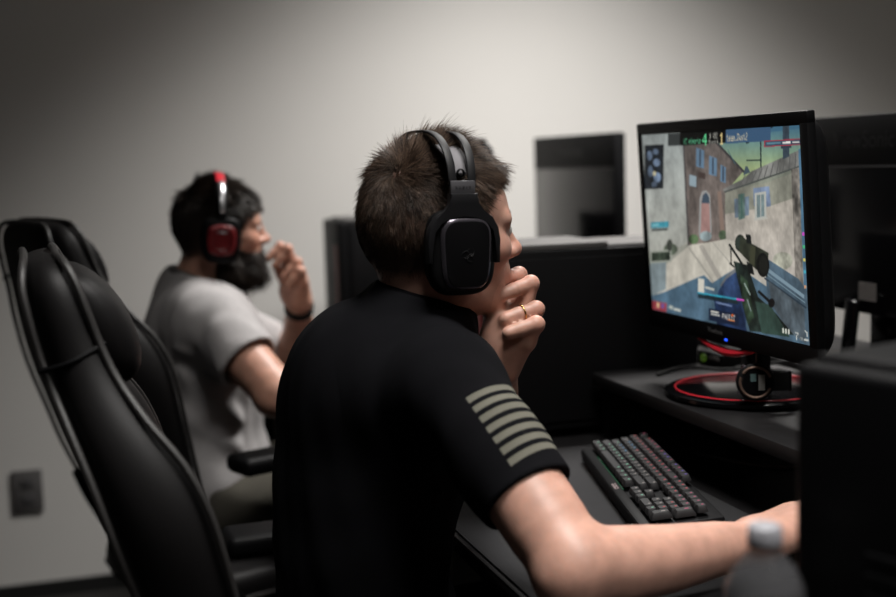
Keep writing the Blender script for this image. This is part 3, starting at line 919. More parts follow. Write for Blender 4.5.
def keyboard():
    yaw = math.radians(-13.4)
    # local: u along the long side to the user's right (-y), v away from the user (+x)
    corner = Vector((0.687, 1.422, DZ + 0.0043))       # near right front corner
    r = empty('keyboard', corner, yaw)
    tag(r, 'black mechanical keyboard with coloured backlit keys on the grey desk mat', 'keyboard')
    tl = Matrix.Rotation(math.radians(-6.0), 4, 'Y')
    L, W = 0.450, 0.112
    bd = MB().box((W / 2, L / 2, 0.011), (W, L, 0.020), 0.003).xf(tl).build('body', M_matte, r)
    MB().box((W / 2, -0.0003, 0.008), (W - 0.008, 0.002, 0.011), 0.0006).xf(tl).build('end_cap', mat('bronze_side', (0.045, 0.04, 0.036), 0.4, metal=0.3), r)
    MB().box((0.0085, L / 2, 0.0215), (0.014, L - 0.01, 0.002), 0.0008).xf(tl).build('front_ledge', M_plastic, r)
    wm = MB()
    for i in range(5):
        wm.box((0.0085, L * 0.48 - 0.006 * i, 0.0227), (0.0062, 0.0042, 0.0006))
        wm.box((0.0085 + 0.001 * (i % 2), L * 0.48 - 0.006 * i, 0.0231), (0.002, 0.002, 0.0004), mi=1)
    wm.xf(tl).build('worn_mark', [mat('mark_pink', (0.20, 0.15, 0.15), 0.6), M_matte], r)
    MB().box((0.0163, L * 0.63, 0.0222), (0.0012, 0.20, 0.0012)).xf(tl).build('green_light_strip', mat('green_glow', (0, 0, 0), emit=(0.0, 0.22, 0.08), estr=0.22), r)
    for yy in (0.06, L - 0.06):
        MB().box((W - 0.02, yy, -0.0020), (0.02, 0.03, 0.014), 0.003).xf(tl).build('foot', M_grip, r)
    glow = {k: mat('legend_' + k, (0.02, 0.02, 0.02), emit=c, estr=e) for k, c, e in (
        ('green', (0.25, 0.9, 0.55), 0.55), ('red', (0.9, 0.03, 0.06), 0.6), ('pink', (0.9, 0.08, 0.25), 0.5), ('violet', (0.25, 0.12, 0.9), 0.6), ('blue', (0.05, 0.4, 0.8), 0.6), ('white', (0.7, 0.6, 0.55), 0.4))}
    cache = {}
    def key_mesh(wu):
        if wu in cache:
            return cache[wu]
        U = 0.01905
        b = MB()
        w0, d0, w1, d1, hh = wu * U - 0.0012, U - 0.0012, wu * U - 0.0055, U - 0.0055, 0.009
        def lp(w, d, z, e=8):
            return superloop(w / 2, d / 2, e, 20, lambda u, v, q: (v, u, q), z)
        b.loft([lp(w0, d0, 0), lp(w0 - .0006, d0 - .0006, 0.003), lp(w1, d1, hh - 0.001), lp(w1 - .0012, d1 - .0012, hh)])
        b.box((0.0022, min(0.0, -w1 / 2 + 0.006), hh + 0.00005), (0.0032, 0.0026, 0.0003), mi=1)
        me = b.mesh('keycap')
        me.materials.append(M_key)
        me.materials.append(glow['white'])
        me.polygons.foreach_set('use_smooth', np.ones(len(me.polygons), bool))
        me.set_sharp_from_angle(angle=math.radians(40))
        cache[wu] = me
        return me
    U = 0.01905
    rows = [
        (0, [1.25, 1.25, 1.25, 6.25, 1.25, 1.25, 1.25]),
        (1, [2.25] + [1] * 10 + [2.75]),
        (2, [1.75] + [1] * 11 + [2.25]),
        (3, [1.5] + [1] * 12 + [1.5]),
        (4, [1] * 13 + [2]),
        (5.2, [1, -1, 1, 1, 1, 1, -.5, 1, 1, 1, 1, -.5, 1, 1, 1, 1]),
    ]
    keys = []
    for v, ws in rows:
        x = 0.0
        for w in ws:
            if w > 0:
                keys.append((x + w / 2, v, w))
            x += abs(w)
    for x, v in ((15.75, 0), (16.75, 0), (17.75, 0), (16.75, 1), (15.75, 3), (16.75, 3), (17.75, 3), (15.75, 4), (16.75, 4), (17.75, 4)):
        keys.append((x, v, 1))
    keys.append((19.5, 0, 2)); keys.append((21, 0, 1.001))
    for v in (1, 2, 3, 4):
        for x in (19, 20, 21):
            keys.append((x, v, 1))
    keys += [(22, 0.5, 1.0005), (22, 2.5, 1.0005), (22, 4, 1)]
    keys = keys[:100]
    total = 22.5
    for x, v, w in keys:
        o = bpy.data.objects.new('keycap', key_mesh(w))
        COL.objects.link(o)
        o.parent = r
        yl = L - 0.011 - x * U                      # the user's left is +y
        xl = 0.017 + (min(v, 5) + 0.5) * 0.0155
        p = tl @ Vector((xl, yl, 0.0235 + 0.0015 * abs(v - 2)))
        o.matrix_local = Matrix.Translation(p) @ tl @ Matrix.Diagonal((1.66 if w == 1.0005 else 0.83, 1, 1, 1))
        f = 0.62 * (v / 5.2) + 0.25 * (x / total) + random.uniform(-.12, .12)
        col = 'green' if f < 0.24 else 'white' if f < 0.42 else 'red' if f < 0.62 else 'pink' if f < 0.74 else 'violet'
        if v in (2, 3) and 1.5 < x < 4.6:
            col = 'blue'
        o.material_slots[1].link = 'OBJECT'
        o.material_slots[1].material = glow[col]
    return r
keyboard()
# ------------------------------------------------------------------ water bottle
b = empty('water_bottle', (0.512, 0.84, DZ + EPS))
tag(b, 'blurred clear plastic water bottle with white cap at the front desk edge', 'bottle')
glass = bpy.data.materials.new('clear_plastic'); glass.use_nodes = True
gb = glass.node_tree.nodes['Principled BSDF']
gb.inputs['Base Color'].default_value = (0.10, 0.10, 0.105, 1); gb.inputs['Roughness'].default_value = 0.12; gb.inputs['Alpha'].default_value = 0.30
gb.inputs['Specular IOR Level'].default_value = 0.9
MB().lathe([(0.0, 0.001), (0.028, 0.0), (0.0325, 0.006), (0.0325, 0.05), (0.031, 0.055), (0.0325, 0.06), (0.0325, 0.152), (0.0305, 0.164), (0.024, 0.178), (0.015, 0.189), (0.0122, 0.194), (0.0122, 0.206), (0.0112, 0.206), (0.0112, 0.194), (0.014, 0.188), (0.023, 0.177), (0.0295, 0.163), (0.0312, 0.15), (0.0312, 0.008), (0.027, 0.003), (0, 0.003)], n=40, caps=False).build('body', glass, b, smooth=True)
MB().lathe([(0.0, 0.2125), (0.0115, 0.2125), (0.0132, 0.2105), (0.0138, 0.200), (0.0138, 0.1955), (0.0125, 0.1955), (0.0125, 0.2085), (0, 0.209)], n=40, caps=False).build('cap', mat('cap_white', (0.24, 0.24, 0.26), 0.5), b, smooth=True)
MB().lathe([(0.0327, 0.065), (0.0333, 0.067), (0.0333, 0.138), (0.0327, 0.140)], n=40, caps=False).build('paper_label', mat('bottle_label', (0.22, 0.23, 0.24), 0.6), b, smooth=True)

# ------------------------------------------------------------------ gaming chairs
def gaming_chair(x, y, rz, label):
    r = empty('gaming_chair', (x, y, 0), rz)
    tag(r, label, 'chair', 'black gaming chairs')
    # backrest: z, rear x, side front x, half width
    S = [(0.46, -0.155, -0.115, 0.195), (0.50, -0.17, -0.125, 0.21), (0.58, -0.205, -0.135, 0.225), (0.66, -0.238, -0.155, 0.238), (0.74, -0.262, -0.176, 0.252), (0.81, -0.285, -0.192, 0.260),
         (0.86, -0.300, -0.205, 0.258), (0.91, -0.315, -0.227, 0.244), (0.955, -0.330, -0.258, 0.220), (1.00, -0.345, -0.284, 0.188), (1.04, -0.357, -0.300, 0.172), (1.08, -0.369, -0.312, 0.165), (1.112, -0.379, -0.322, 0.155), (1.134, -0.381, -0.332, 0.135), (1.144, -0.372, -0.342, 0.10)]
    S = [(z_, xr_ - 0.016 * min(1.0, (1.16 - z_) / 0.10), xf_, w_) for z_, xr_, xf_, w_ in S]
    def loop(z, xr, xf, w):
        xc = xr + (xf - xr) * 0.62
        half = [(xr, 0), (xr + .001, .45 * w), (xr + .006, .78 * w), (xr + .016, .95 * w), ((xr + xf) / 2, 1.0 * w), (xf - .016, .985 * w), (xf, .90 * w), (xf - .006, .76 * w), (xc + .006, .60 * w), (xc, .34 * w), (xc, 0)]
        L = [(a, b_) for a, b_ in half] + [(a, -b_) for a, b_ in half[-2:0:-1]]
        lean = 0.012
        return [(a, b_, z + (xr - a) * -0.18) for a, b_ in L]
    m = MB()
    m.loft([loop(*s) for s in S])
    back = m.build('backrest', M_leather, r, smooth=True, sub=2)
    rear = [Vector((s[1] + .005, -.88 * s[3], s[0] + 0.002)) for s in S[1:-1]]
    rear += [Vector((-.378, -.085, 1.1445)), Vector((-.377, 0, 1.1465)), Vector((-.378, .085, 1.1445))] + [Vector((p.x, -p.y, p.z)) for p in rear[::-1]]
    MB().tube(smooth_path(rear, 3), 0.0046, 8).build('piping', M_piping, back)
    front = [Vector((s[2] - .006, -.965 * s[3], s[0] + (s[1] - s[2]) * -0.18)) for s in S[1:-1]]
    front += [Vector((-.343, -.085, 1.148)), Vector((-.342, 0, 1.149)), Vector((-.343, .085, 1.148))] + [Vector((p.x, -p.y, p.z)) for p in front[::-1]]
    MB().tube(smooth_path(front, 3), 0.0046, 8).build('piping', M_piping, back)
    for sgn in (-1, 1):
        # seam across the wing and the harness slot in the rear cover
        s = S[10]
        MB().tube(smooth_path([(s[1] + .004, sgn * .9 * s[3], s[0] - .012), ((s[1] + s[2]) / 2, sgn * 1.012 * s[3], s[0] - 0.002), (s[2], sgn * .95 * s[3], s[0] + .014)], 5), 0.0035, 6).build('seam', M_matte, back)
        MB().tube([(-0.262 - 0.10 * (0.02 * math.sin(i * PI / 10)) - 0.020 * math.sin(i * PI / 10) - .001, sgn * (0.13 + 0.014 * math.cos(i * PI / 10)), 0.745 + 0.055 * math.sin(i * PI / 10)) for i in range(20)], 0.005, 8, closed=True).build('harness_slot', M_plastic, back)
    # headrest pillow
    pl = MB()
    loops = []
    for z, xx, th, w in ((0.995, -0.300, .010, .095), (1.005, -0.300, .028, .125), (1.03, -0.304, .038, .135), (1.07, -0.316, .040, .138), (1.105, -0.330, .034, .132), (1.125, -0.342, .020, .12), (1.130, -0.346, .008, .09)):
        loops.append(superloop(th, w, 3.2, 28, lambda u, v, q, xx=xx: (xx + 0.016 + u, v, q), z))
    pl.loft(loops).build('headrest_pillow', M_leather, r, smooth=True, sub=1)
    # seat
    st = MB()
    loops = []
    for z, g in ((0.345, .90), (0.355, .97), (0.38, 1.0), (0.41, .99), (0.425, .94), (0.422, .80)):
        loops.append(superloop(0.25 * g, 0.25 * g, 5, 40, lambda u, v, q: (u + 0.06, v, q + (0.012 if abs(v) > .17 else 0)), z))
    seat = st.loft(loops).build('seat', M_leather, r, smooth=True, sub=1)
    MB().tube([(0.06 + 0.247 * math.copysign(abs(math.cos(a)) ** .4, math.cos(a)), 0.247 * math.copysign(abs(math.sin(a)) ** .4, math.sin(a)), 0.385) for a in [2 * PI * i / 60 for i in range(60)]], 0.005, 8, closed=True).build('piping', M_piping, seat)
    for sgn in (-1, 1):
        MB().tube(smooth_path([(-0.02, sgn * 0.20, 0.338), (-0.10, sgn * 0.262, 0.40), (-0.165, sgn * 0.262, 0.50), (-0.20, sgn * 0.258, 0.58)], 5), 0.012, 10).build('recline_bracket', M_matte, r)
        a = MB()
        a.tube(smooth_path([(0.04, sgn * 0.20, 0.338), (0.04, sgn * 0.295, 0.40), (0.04, sgn * 0.31, 0.50), (0.03, sgn * 0.305, 0.655)], 5), 0.018, 12)
        arm = a.build('armrest', M_matte, r, smooth=True)
        MB().box((0.03, sgn * 0.305, 0.672), (0.29, 0.085, 0.036), 0.013, 3).build('arm_pad', M_plastic, arm)
    MB().lathe([(0.028, 0.10), (0.028, 0.26), (0.022, 0.26), (0.022, 0.345)], n=20).build('gas_column', M_matte, r)
    hub = MB().lathe([(0.045, 0.085), (0.045, 0.125), (0.035, 0.135)], n=20).build('hub', M_matte, r)
    for k in range(5):
        a = 2 * PI * k / 5 + 0.3
        MB().tube([(0.03 * math.cos(a), 0.03 * math.sin(a), 0.112), (0.18 * math.cos(a), 0.18 * math.sin(a), 0.10), (0.315 * math.cos(a), 0.315 * math.sin(a), 0.078)], [0.026, 0.021, 0.015], 10).build('leg', M_matte, r)
        c = Matrix.Translation((0.315 * math.cos(a), 0.315 * math.sin(a), 0.031)) @ Matrix.Rotation(a, 4, 'Z') @ Matrix.Rotation(PI / 2, 4, 'X')
        MB().lathe([(0.006, -0.026), (0.026, -0.026), (0.030, -0.020), (0.030, -0.006), (0.01, -0.004), (0.01, 0.004), (0.030, 0.006), (0.030, 0.020), (0.026, 0.026), (0.006, 0.026)], n=24).xf(c).build('caster', M_grip, r)
    return r
gaming_chair(0.328, 1.56, math.radians(2.2), 'near black gaming chair behind the player in the black shirt')
gaming_chair(0.275, 2.67, math.radians(22), 'far black gaming chair of the bearded player, its top over the near chair')

# ------------------------------------------------------------------ people
def skin_material(name, base):
    m = mat(name, base, 0.45, 0.4, bump=0.10, bscale=700, sss=0.12)
    nt = m.node_tree
    b = nt.nodes['Principled BSDF']
    a = nt.nodes.new('ShaderNodeAttribute'); a.attribute_name = 'tint'
    tc = nt.nodes.new('ShaderNodeTexCoord')
    n = nt.nodes.new('ShaderNodeTexNoise'); n.inputs['Scale'].default_value = 45; n.inputs['Detail'].default_value = 5
    nt.links.new(tc.outputs['Object'], n.inputs['Vector'])
    r = nt.nodes.new('ShaderNodeMapRange'); r.inputs['From Min'].default_value = .3; r.inputs['From Max'].default_value = .7
    r.inputs['To Min'].default_value = 0.86; r.inputs['To Max'].default_value = 1.12
    nt.links.new(n.outputs['Fac'], r.inputs['Value'])
    v = nt.nodes.new('ShaderNodeVectorMath'); v.operation = 'SCALE'
    nt.links.new(a.outputs['Color'], v.inputs[0]); nt.links.new(r.outputs['Result'], v.inputs['Scale'])
    nt.links.new(v.outputs['Vector'], b.inputs['Base Color'])
    return m

def hair_material(name, dark, light):
    m = mat(name, dark, 0.5, 0.28)
    nt = m.node_tree; b = nt.nodes['Principled BSDF']
    a = nt.nodes.new('ShaderNodeAttribute'); a.attribute_name = 'shade'
    mx = nt.nodes.new('ShaderNodeMix'); mx.data_type = 'RGBA'
    mx.inputs['A'].default_value = (*dark, 1); mx.inputs['B'].default_value = (*light, 1)
    nt.links.new(a.outputs['Fac'], mx.inputs['Factor'])
    nt.links.new(mx.outputs['Result'], b.inputs['Base Color'])
    return m

def cloth_material(name, color, flag=False, bump=0.25, noise=0.12):
    m = mat(name, color, 0.95, 0.04, noise=noise, nscale=70, bump=bump, bscale=900)
    if flag:
        nt = m.node_tree; b = nt.nodes['Principled BSDF']
        src = b.inputs['Base Color'].links[0].from_socket
        a = nt.nodes.new('ShaderNodeAttribute'); a.attribute_name = 'sleeve'
        sp = nt.nodes.new('ShaderNodeSeparateXYZ'); nt.links.new(a.outputs['Vector'], sp.inputs[0])
        def math_(op, x, y=None):
            n = nt.nodes.new('ShaderNodeMath'); n.operation = op
            for i, q in enumerate((x, y)):
                if q is None: continue
                if isinstance(q, (int, float)): n.inputs[i].default_value = q
                else: nt.links.new(q, n.inputs[i])
            return n.outputs[0]
        U, S, I = sp.outputs[0], sp.outputs[1], sp.outputs[2]
        S2 = math_('ADD', S, math_('MULTIPLY', U, FLAG_SKEW))
        per = FLAG_PERIOD
        ph = math_('FRACT', math_('DIVIDE', math_('SUBTRACT', S2, FLAG_S0), per))
        k = math_('LESS_THAN', ph, 0.57)
        for c in (math_('GREATER_THAN', S2, FLAG_S0), math_('LESS_THAN', S2, FLAG_S0 + 6.6 * per), math_('GREATER_THAN', U, FLAG_U0), math_('LESS_THAN', U, FLAG_U0 + 0.125), math_('GREATER_THAN', I, 0.5)):
            k = math_('MULTIPLY', k, c)
        mx = nt.nodes.new('ShaderNodeMix'); mx.data_type = 'RGBA'
        nt.links.new(k, mx.inputs['Factor']); nt.links.new(src, mx.inputs['A'])
        n = nt.nodes.new('ShaderNodeTexNoise'); n.inputs['Scale'].default_value = 800
        rp = nt.nodes.new('ShaderNodeMix'); rp.data_type = 'RGBA'
        rp.inputs['A'].default_value = (0.075, 0.073, 0.058, 1); rp.inputs['B'].default_value = (0.165, 0.16, 0.132, 1)
        nt.links.new(n.outputs['Fac'], rp.inputs['Factor']); nt.links.new(rp.outputs['Result'], mx.inputs['B'])
        nt.links.new(mx.outputs['Result'], b.inputs['Base Color'])
    return m
FLAG_S0, FLAG_PERIOD, FLAG_U0, FLAG_SKEW = 0.050, 0.0150, -0.001, 0.10

def frame(yaw, pitch=0.0, roll=0.0):
    M = Matrix.Rotation(math.radians(yaw), 3, 'Z') @ Matrix.Rotation(math.radians(pitch), 3, 'Y') @ Matrix.Rotation(math.radians(roll), 3, 'X')
    return np.array(M)

def sculpt_head(v, C, R, sc=1.0):
    W = lambda p: C + R @ np.array(p, float) * sc
    e = lambda c, r, k=.02, op='add', Q=None: v.ell(W(c), np.array(r) * sc, R if Q is None else R @ Q, k, op)
    c = lambda a, b, r1, r2, k=.012, op='add': v.cone(W(a), W(b), r1 * sc, r2 * sc, k, op)
    e((-.009, 0, .044), (.096, .077, .093), 0)
    e((-.038, 0, .022), (.060, .066, .058), .03)
    e((.036, 0, .050), (.049, .060, .050), .03)
    e((.040, 0, -.018), (.052, .058, .058), .03)
    e((.050, 0, -.048), (.040, .044, .034), .02)
    e((.078, 0, -.068), (.017, .022, .016), .016)
    for s in (-1, 1):
        c((.006, s * .058, -.020), (.012, s * .054, -.050), .016, .014, .02)
        c((.012, s * .054, -.050), (.074, s * .016, -.071), .014, .013, .018)
        e((.058, s * .044, .002), (.026, .022, .020), .02)              # cheekbone
        c((.084, s * .012, .043), (.074, s * .050, .041), .009, .008, .014)  # brow
        e((.094, s * .032, .026), (.014, .015, .0095), .008, 'sub')
        e((.076, s * .032, .026), (.0125, .013, .0125), .003)           # lids round the eye
        c((.083, s * .020, .033), (.080, s * .044, .032), .0035, .003, .005)
        e((.100, s * .0125, -.004), (.010, .0075, .0075), .006)         # nostril wing
        e((.103, s * .006, -.0085), (.004, .0035, .003), .003, 'sub')
        # ear
        e((-.004, s * .077, .008), (.017, .006, .031), .008, 'add', np.array(frame(s * 14)))
        e((-.002, s * .083, .010), (.009, .005, .019), .004, 'sub', np.array(frame(s * 14)))
    c((.090, 0, .036), (.110, 0, .004), .0065, .009, .012)
    e((.112, 0, .000), (.0095, .0105, .009), .008)
    e((.094, 0, -.026), (.010, .017, .012), .012)
    c((.0955, -.012, -.0345), (.0955, .012, -.0345), .0055, .0055, .006)
    c((.0935, -.012, -.0435), (.0935, .012, -.0435), .006, .006, .006)
    v.cone(W((.101, -.022, -.039)), W((.101, .022, -.039)), .0028, .0028, .003, 'sub')

def fist(v, J, k=.006):
    """J: wrist, heel, per finger (mcp, pip, tip), thumb points - world coordinates"""
    w = J['wrist']
    for f in J['fingers']:
        m, p, t = [np.array(x, float) for x in f]
        v.cone(w, m, .020, .0135, .016)
        v.cone(m, p, .0120, .0106, .006)
        d = p + (t - p) * .56 + (J['bulge'] if 'bulge' in J else 0)
        v.cone(p, d, .0106, .0098, .003)
        v.cone(d, t, .0098, .0086, .003)
        v.ell(p, (.0110, .0110, .0110), k=.004)
    v.ell(J['heel'], (.021, .024, .028), k=.02)
    v.ell(J['heel'] + np.array((.016, -.004, .012)), (.018, .026, .024), k=.02)
    t = J['thumb']
    v.chain(t, [.016, .0125, .0105, .009], .008)

def mouse_hand(v, wrist, d, left):
    d = np.array(d, float); l = np.array(left, float); up = np.array((0, 0, 1.0)); w = np.array(wrist, float)
    P = lambda a, b, c: w + a * d + b * l + c * up
    tips = []
    for (b, a, dz, L) in ((.027, .088, .014, 1.0), (.009, .093, .017, 1.06), (-.010, .088, .013, 1.0), (-.027, .078, .006, .84)):
        m = P(a, b, dz)
        v.cone(P(.004, b * .45, .002), m, .019, .0115, .018)
        p = P(a + .040 * L, b * 1.12, dz + .004)
        q = P(a + .064 * L, b * 1.15, dz - .008)
        t = P(a + .078 * L, b * 1.12, -.012)
        v.chain([m, p, q, t], [.0112, .0098, .0088, .0078], .004)
        v.ell(m, (.0115, .0115, .0115), k=.006)
        v.cone(P(.02, b * .5, .017), P(a - .012, b * .95, dz + .0095), .003, .0035, .008)    # tendon
    v.ell(P(.05, .012, -.006), (.035, .03, .016), np.stack([d, l, up], 1), .015)
    v.chain([P(.018, .020, -.006), P(.050, .043, -.012), P(.080, .050, -.020), P(.102, .044, -.024)], [.016, .0135, .0105, .0085], .012)

def strands(name, roots, normals, dirs, lengths, rad, parent, m, seed=0, segs=5, droop=0.0, curl=0.15, lift=0.4, clump=0.012, clumpw=0.35):
    r = np.random.default_rng(seed)
    n = len(roots)
    key = np.floor(roots / clump).astype(int)
    hsh = (key[:, 0] * 73856093 ^ key[:, 1] * 19349663 ^ key[:, 2] * 83492791) & 0xffff
    cr = np.random.default_rng(5).normal(size=(65536, 3))[hsh]
    D = dirs + normals * (lift if np.ndim(lift) == 0 else lift[:, None]) + cr * clumpw * .5 * np.clip((lengths[:, None] - .006) / .014, 0, 1) + r.normal(size=(n, 3)) * curl
    D /= np.linalg.norm(D, axis=1)[:, None]
    P = roots - normals * .0015
    pts = [P]
    step = (lengths / segs)[:, None]
    for s in range(segs):
        P = P + D * step
        pts.append(P)
        D = D + dirs * .16 + np.array([0, 0, -droop]) + r.normal(size=(n, 3)) * curl * .25
        D /= np.linalg.norm(D, axis=1)[:, None]
    pts = np.stack(pts, 1)
    t = pts[:, -1] - pts[:, 0]
    t /= np.linalg.norm(t, axis=1)[:, None] + 1e-9
    a = np.cross(t, normals); a /= np.linalg.norm(a, axis=1)[:, None] + 1e-9
    b = np.cross(t, a)
    V = []
    k = segs + 1
    prof = np.array([1.0] + [1 - .85 * (i / segs) ** 1.6 for i in range(1, k)])
    for j in range(3):
        ang = 2 * PI * j / 3
        off = (a * math.cos(ang) + b * math.sin(ang))[:, None, :] * (rad * prof)[None, :, None]
        V.append(pts + off)
    V = np.stack(V, 2).reshape(-1, 3)
    base = (np.arange(n) * k * 3)[:, None, None]
    i = np.arange(segs)[None, :, None] * 3
    j = np.arange(3)[None, None, :]
    q = np.stack([base + i + j, base + i + (j + 1) % 3, base + i + 3 + (j + 1) % 3, base + i + 3 + j], -1).reshape(-1, 4)
    me = np_mesh(name, V, q)
    sh = np.clip(.5 + .22 * np.repeat(r.normal(size=n) + cr[:, 0] * .6, k * 3), 0, 1)
    at = me.attributes.new('shade', 'FLOAT', 'POINT')
    at.data.foreach_set('value', sh.astype(np.float32))
    return link(name, me, m, parent)

def person(cfg):
    g = lambda k: np.array(cfg[k], float)
    C, R = g('C'), frame(*cfg['head_rot'])
    sc = cfg.get('head_scale', 1.0)
    Wl = lambda p: C + R @ np.array(p, float) * sc
    Rc = frame(cfg['chest_yaw']); Rw = frame(cfg['waist_yaw'])
    h = cfg['h']
    shR, shL, elR, elL, wrR, wrL, nb = [g(k) for k in ('shR', 'shL', 'elR', 'elL', 'wrR', 'wrL', 'neck')]
    ch, ab, hp = g('chest'), g('belly'), g('hips')
    hd = (wrR - elR); hd[2] = 0; hd = np.array(cfg.get('hand_dir', hd), float); hd /= np.linalg.norm(hd)
    allp = np.array([Wl((.13, 0, .15)), Wl((-.13, 0, 0)), shR, shL, elR, elL, wrR, wrL, wrR + hd * .2, ab])
    lo = allp.min(0) - .075; hi = allp.max(0) + .075
    hi[2] = Wl((0, 0, .155))[2]; lo[2] = min(hp[2] - .02, .62)
    v = Vol(lo, hi, h)
    sculpt_head(v, C, R, sc)
    v.chain([Wl((-.018, 0, -.005)), Wl((-.019, 0, -.05)), nb, nb + (ch - nb) * .4], cfg['neck_r'], .02)
    for s in (-1, 1):
        v.cone(Wl((-.012, s * .052, -.02)), nb + Rc @ np.array((.045, s * .018, -.005)), .011, .010, .018)   # neck muscles
    v.cone(Wl((.035, 0, -.062)), nb + Rc @ np.array((.045, 0, .0)), .022, .022, .02)
    # trunk under the shirt
    v.cone(shR, shL, .040, .040, .02)
    v.ell(ch, np.array(cfg['chest_r']) - .03, Rc, .03)
    v.ell(ab, np.array(cfg['belly_r']) - .03, Rw, .03)
    # right arm
    u = elR - shR
    v.chain([shR, shR + .45 * u, shR + .8 * u, elR], [.048, .049, .0465, .0415], .02)
    f = wrR - elR
    sag = np.array((0, 0, -.004))
    v.chain([elR, elR + .22 * f + sag, elR + .5 * f + sag, elR + .8 * f, wrR, wrR + hd * .02], [.0415, .0435, .0385, .0315, .0265, .027], .018)
    v.ell(elR + np.array((-.012, -.006, -.012)), (.030, .030, .028), k=.02)
    lft = np.array((-hd[1], hd[0], 0))
    mouse_hand(v, wrR + hd * .012, hd, lft)
    # left arm and the hand at the mouth
    u = elL - shL
    v.chain([shL, shL + .5 * u, elL], [.048, .047, .040], .02)
    f = wrL - elL
    v.chain([elL, elL + .25 * f, elL + .6 * f, wrL], [.040, .0425, .0345, .0250], .018)
    fist(v, cfg['fist'])
    V, Q = v.surface(2)
    N = normals_of(V, Q)
    L = (V - C) @ R / sc                                             # head-local coordinates
    me = np_mesh('person', V, Q)
    o = link('person', me, cfg['skin'])
    tag(o, cfg['label'], 'person')
    # colour of the skin: lips, stubble, cropped hair shade, moles
    sk = np.array(cfg['skin_rgb'])
    T = np.tile(sk, (len(V), 1))
    def blend(mask, col):
        T[:] = T * (1 - mask[:, None]) + np.array(col) * mask[:, None]
    bl = lambda c, r: np.exp(-((np.linalg.norm((L - np.array(c)) / np.array(r), axis=1)) ** 2))
    rosy = sk * np.array((1.06, .80, .78))
    blend(.6 * bl((.112, 0, 0), (.016, .016, .014)), rosy)
    blend(.45 * np.maximum(bl((.065, -.05, -.01), (.03, .03, .022)), bl((.065, .05, -.01), (.03, .03, .022))), rosy)
    blend(.8 * bl((.097, 0, -.039), (.012, .022, .009)), sk * np.array((.85, .55, .52)))
    for f_ in cfg['fist']['fingers']:
        for pt in f_[1:2]:
            blend(.5 * np.exp(-(np.linalg.norm(V - np.array(pt), axis=1) / .011) ** 2), rosy)
    fp = np.array([p for f_ in cfg['fist']['fingers'] for p in f_] + list(cfg['fist']['thumb']) + [cfg['fist']['heel'], cfg['fist']['wrist']])
    dfist = np.min(np.stack([np.linalg.norm(V - p, axis=1) for p in fp]), 0)
    head_m = (dfist > .024) & (L[:, 0] < .118) & (L[:, 2] > -.10) & (np.abs(L[:, 0]) < .14) & (np.abs(L[:, 1]) < .10)
    stub = np.clip((-.012 - L[:, 2]) / .03, 0, 1) * np.clip((L[:, 0] - .0) / .03, 0, 1) * np.clip((L[:, 2] + .10) / .02, 0, 1) * head_m
    blend(cfg['stubble'] * stub, sk * np.array((.45, .42, .42)))
    zl = np.interp(L[:, 0], cfg['hl_x'], cfg['hl_z'])
    hm = np.clip((L[:, 2] - zl) / .012, 0, 1) * head_m
    blend(cfg['scalp'] * hm * np.clip(.78 + (L[:, 2] - zl) / .12, 0, 1), cfg['scalp_rgb'])
    for p_, r_ in cfg.get('moles', []):
        blend((np.linalg.norm(V - np.array(p_), axis=1) < r_).astype(float) * .9, (0.02, 0.012, 0.01))
    set_col(me, 'tint', T)
    # eyes, brows, lashes
    for s in (-1, 1):
        eb = MB().lathe([(0.0115 * math.sin(PI * i / 14), -0.0115 * math.cos(PI * i / 14)) for i in range(15)], n=24)
        eb.lathe([(0.0, 0.0119), (0.0055, 0.0103), (0.0056, 0.0100)], n=20, mi=1, caps=False)
        Mx = Matrix.Translation(Vector(Wl((.0797, s * .032, .026)))) @ Matrix(R.tolist()).to_4x4() @ Matrix.Rotation(PI / 2, 4, 'Y')
        eb.xf(Mx).build('eye', [M_eye, M_iris], o, smooth=True)
    # eyebrows
    r = np.random.default_rng(4)
    br, bn, bd = [], [], []
    for s in (-1, 1):
        for i in range(170):
            t = r.random()
            p = np.array((.093 - .016 * t ** 1.6, s * (.014 + .036 * t), .0425 + .004 * math.sin(t * 2.6) + r.normal() * .0018))
            nn = np.array((.85, s * .5 * t, .12)); nn /= np.linalg.norm(nn)
            br.append(Wl(p)); bn.append(R @ nn); bd.append(R @ np.array((-.2, s * 1.0, .25)))
    strands('eyebrows', np.array(br), np.array(bn), np.array(bd), np.full(len(br), .008), .0003, o, cfg['hair_mat'], 3, 3, .0, .1, .25, .01, .1)
    # head hair
    hair_region = head_m & (L[:, 2] > zl) & (np.abs(L[:, 1]) < .082) & ~((np.abs(L[:, 1]) > .070) & (L[:, 0] > -.028) & (L[:, 0] < .026) & (L[:, 2] < .045))
    idx = np.where(hair_region)[0]
    rep = cfg['hair_rep']
    idx = np.repeat(idx, rep)
    rr = np.random.default_rng(8)
    jit = rr.normal(size=(len(idx), 3)) * h * .6
    nn = N[idx]
    jit -= nn * (jit * nn).sum(1)[:, None]
    root = V[idx] + jit
    Lr = (root - C) @ R / sc
    nl = nn @ R
    wh = np.array(cfg['whorl'])
    dv = Lr - wh
    fl = dv.copy()
    # comb: out of the whorl, forward over the top, down at the sides and back
    top = np.clip((Lr[:, 2] - .085) / .035, 0, 1)
    front = np.clip((Lr[:, 0] + .03) / .05, 0, 1)
    fl = fl / (np.linalg.norm(fl, axis=1)[:, None] + 1e-6)
    fl += np.array((1.0, 0, .0)) * (top * (.2 + .7 * front))[:, None]
    fl += np.array((0.15, 0, -1.0)) * ((1 - top) * .9 * (1 - np.clip((Lr[:, 0] - .02) / .03, 0, 1) * (Lr[:, 2] > .045)))[:, None]
    sw = np.cross(nl, dv); sw /= np.linalg.norm(sw, axis=1)[:, None] + 1e-6
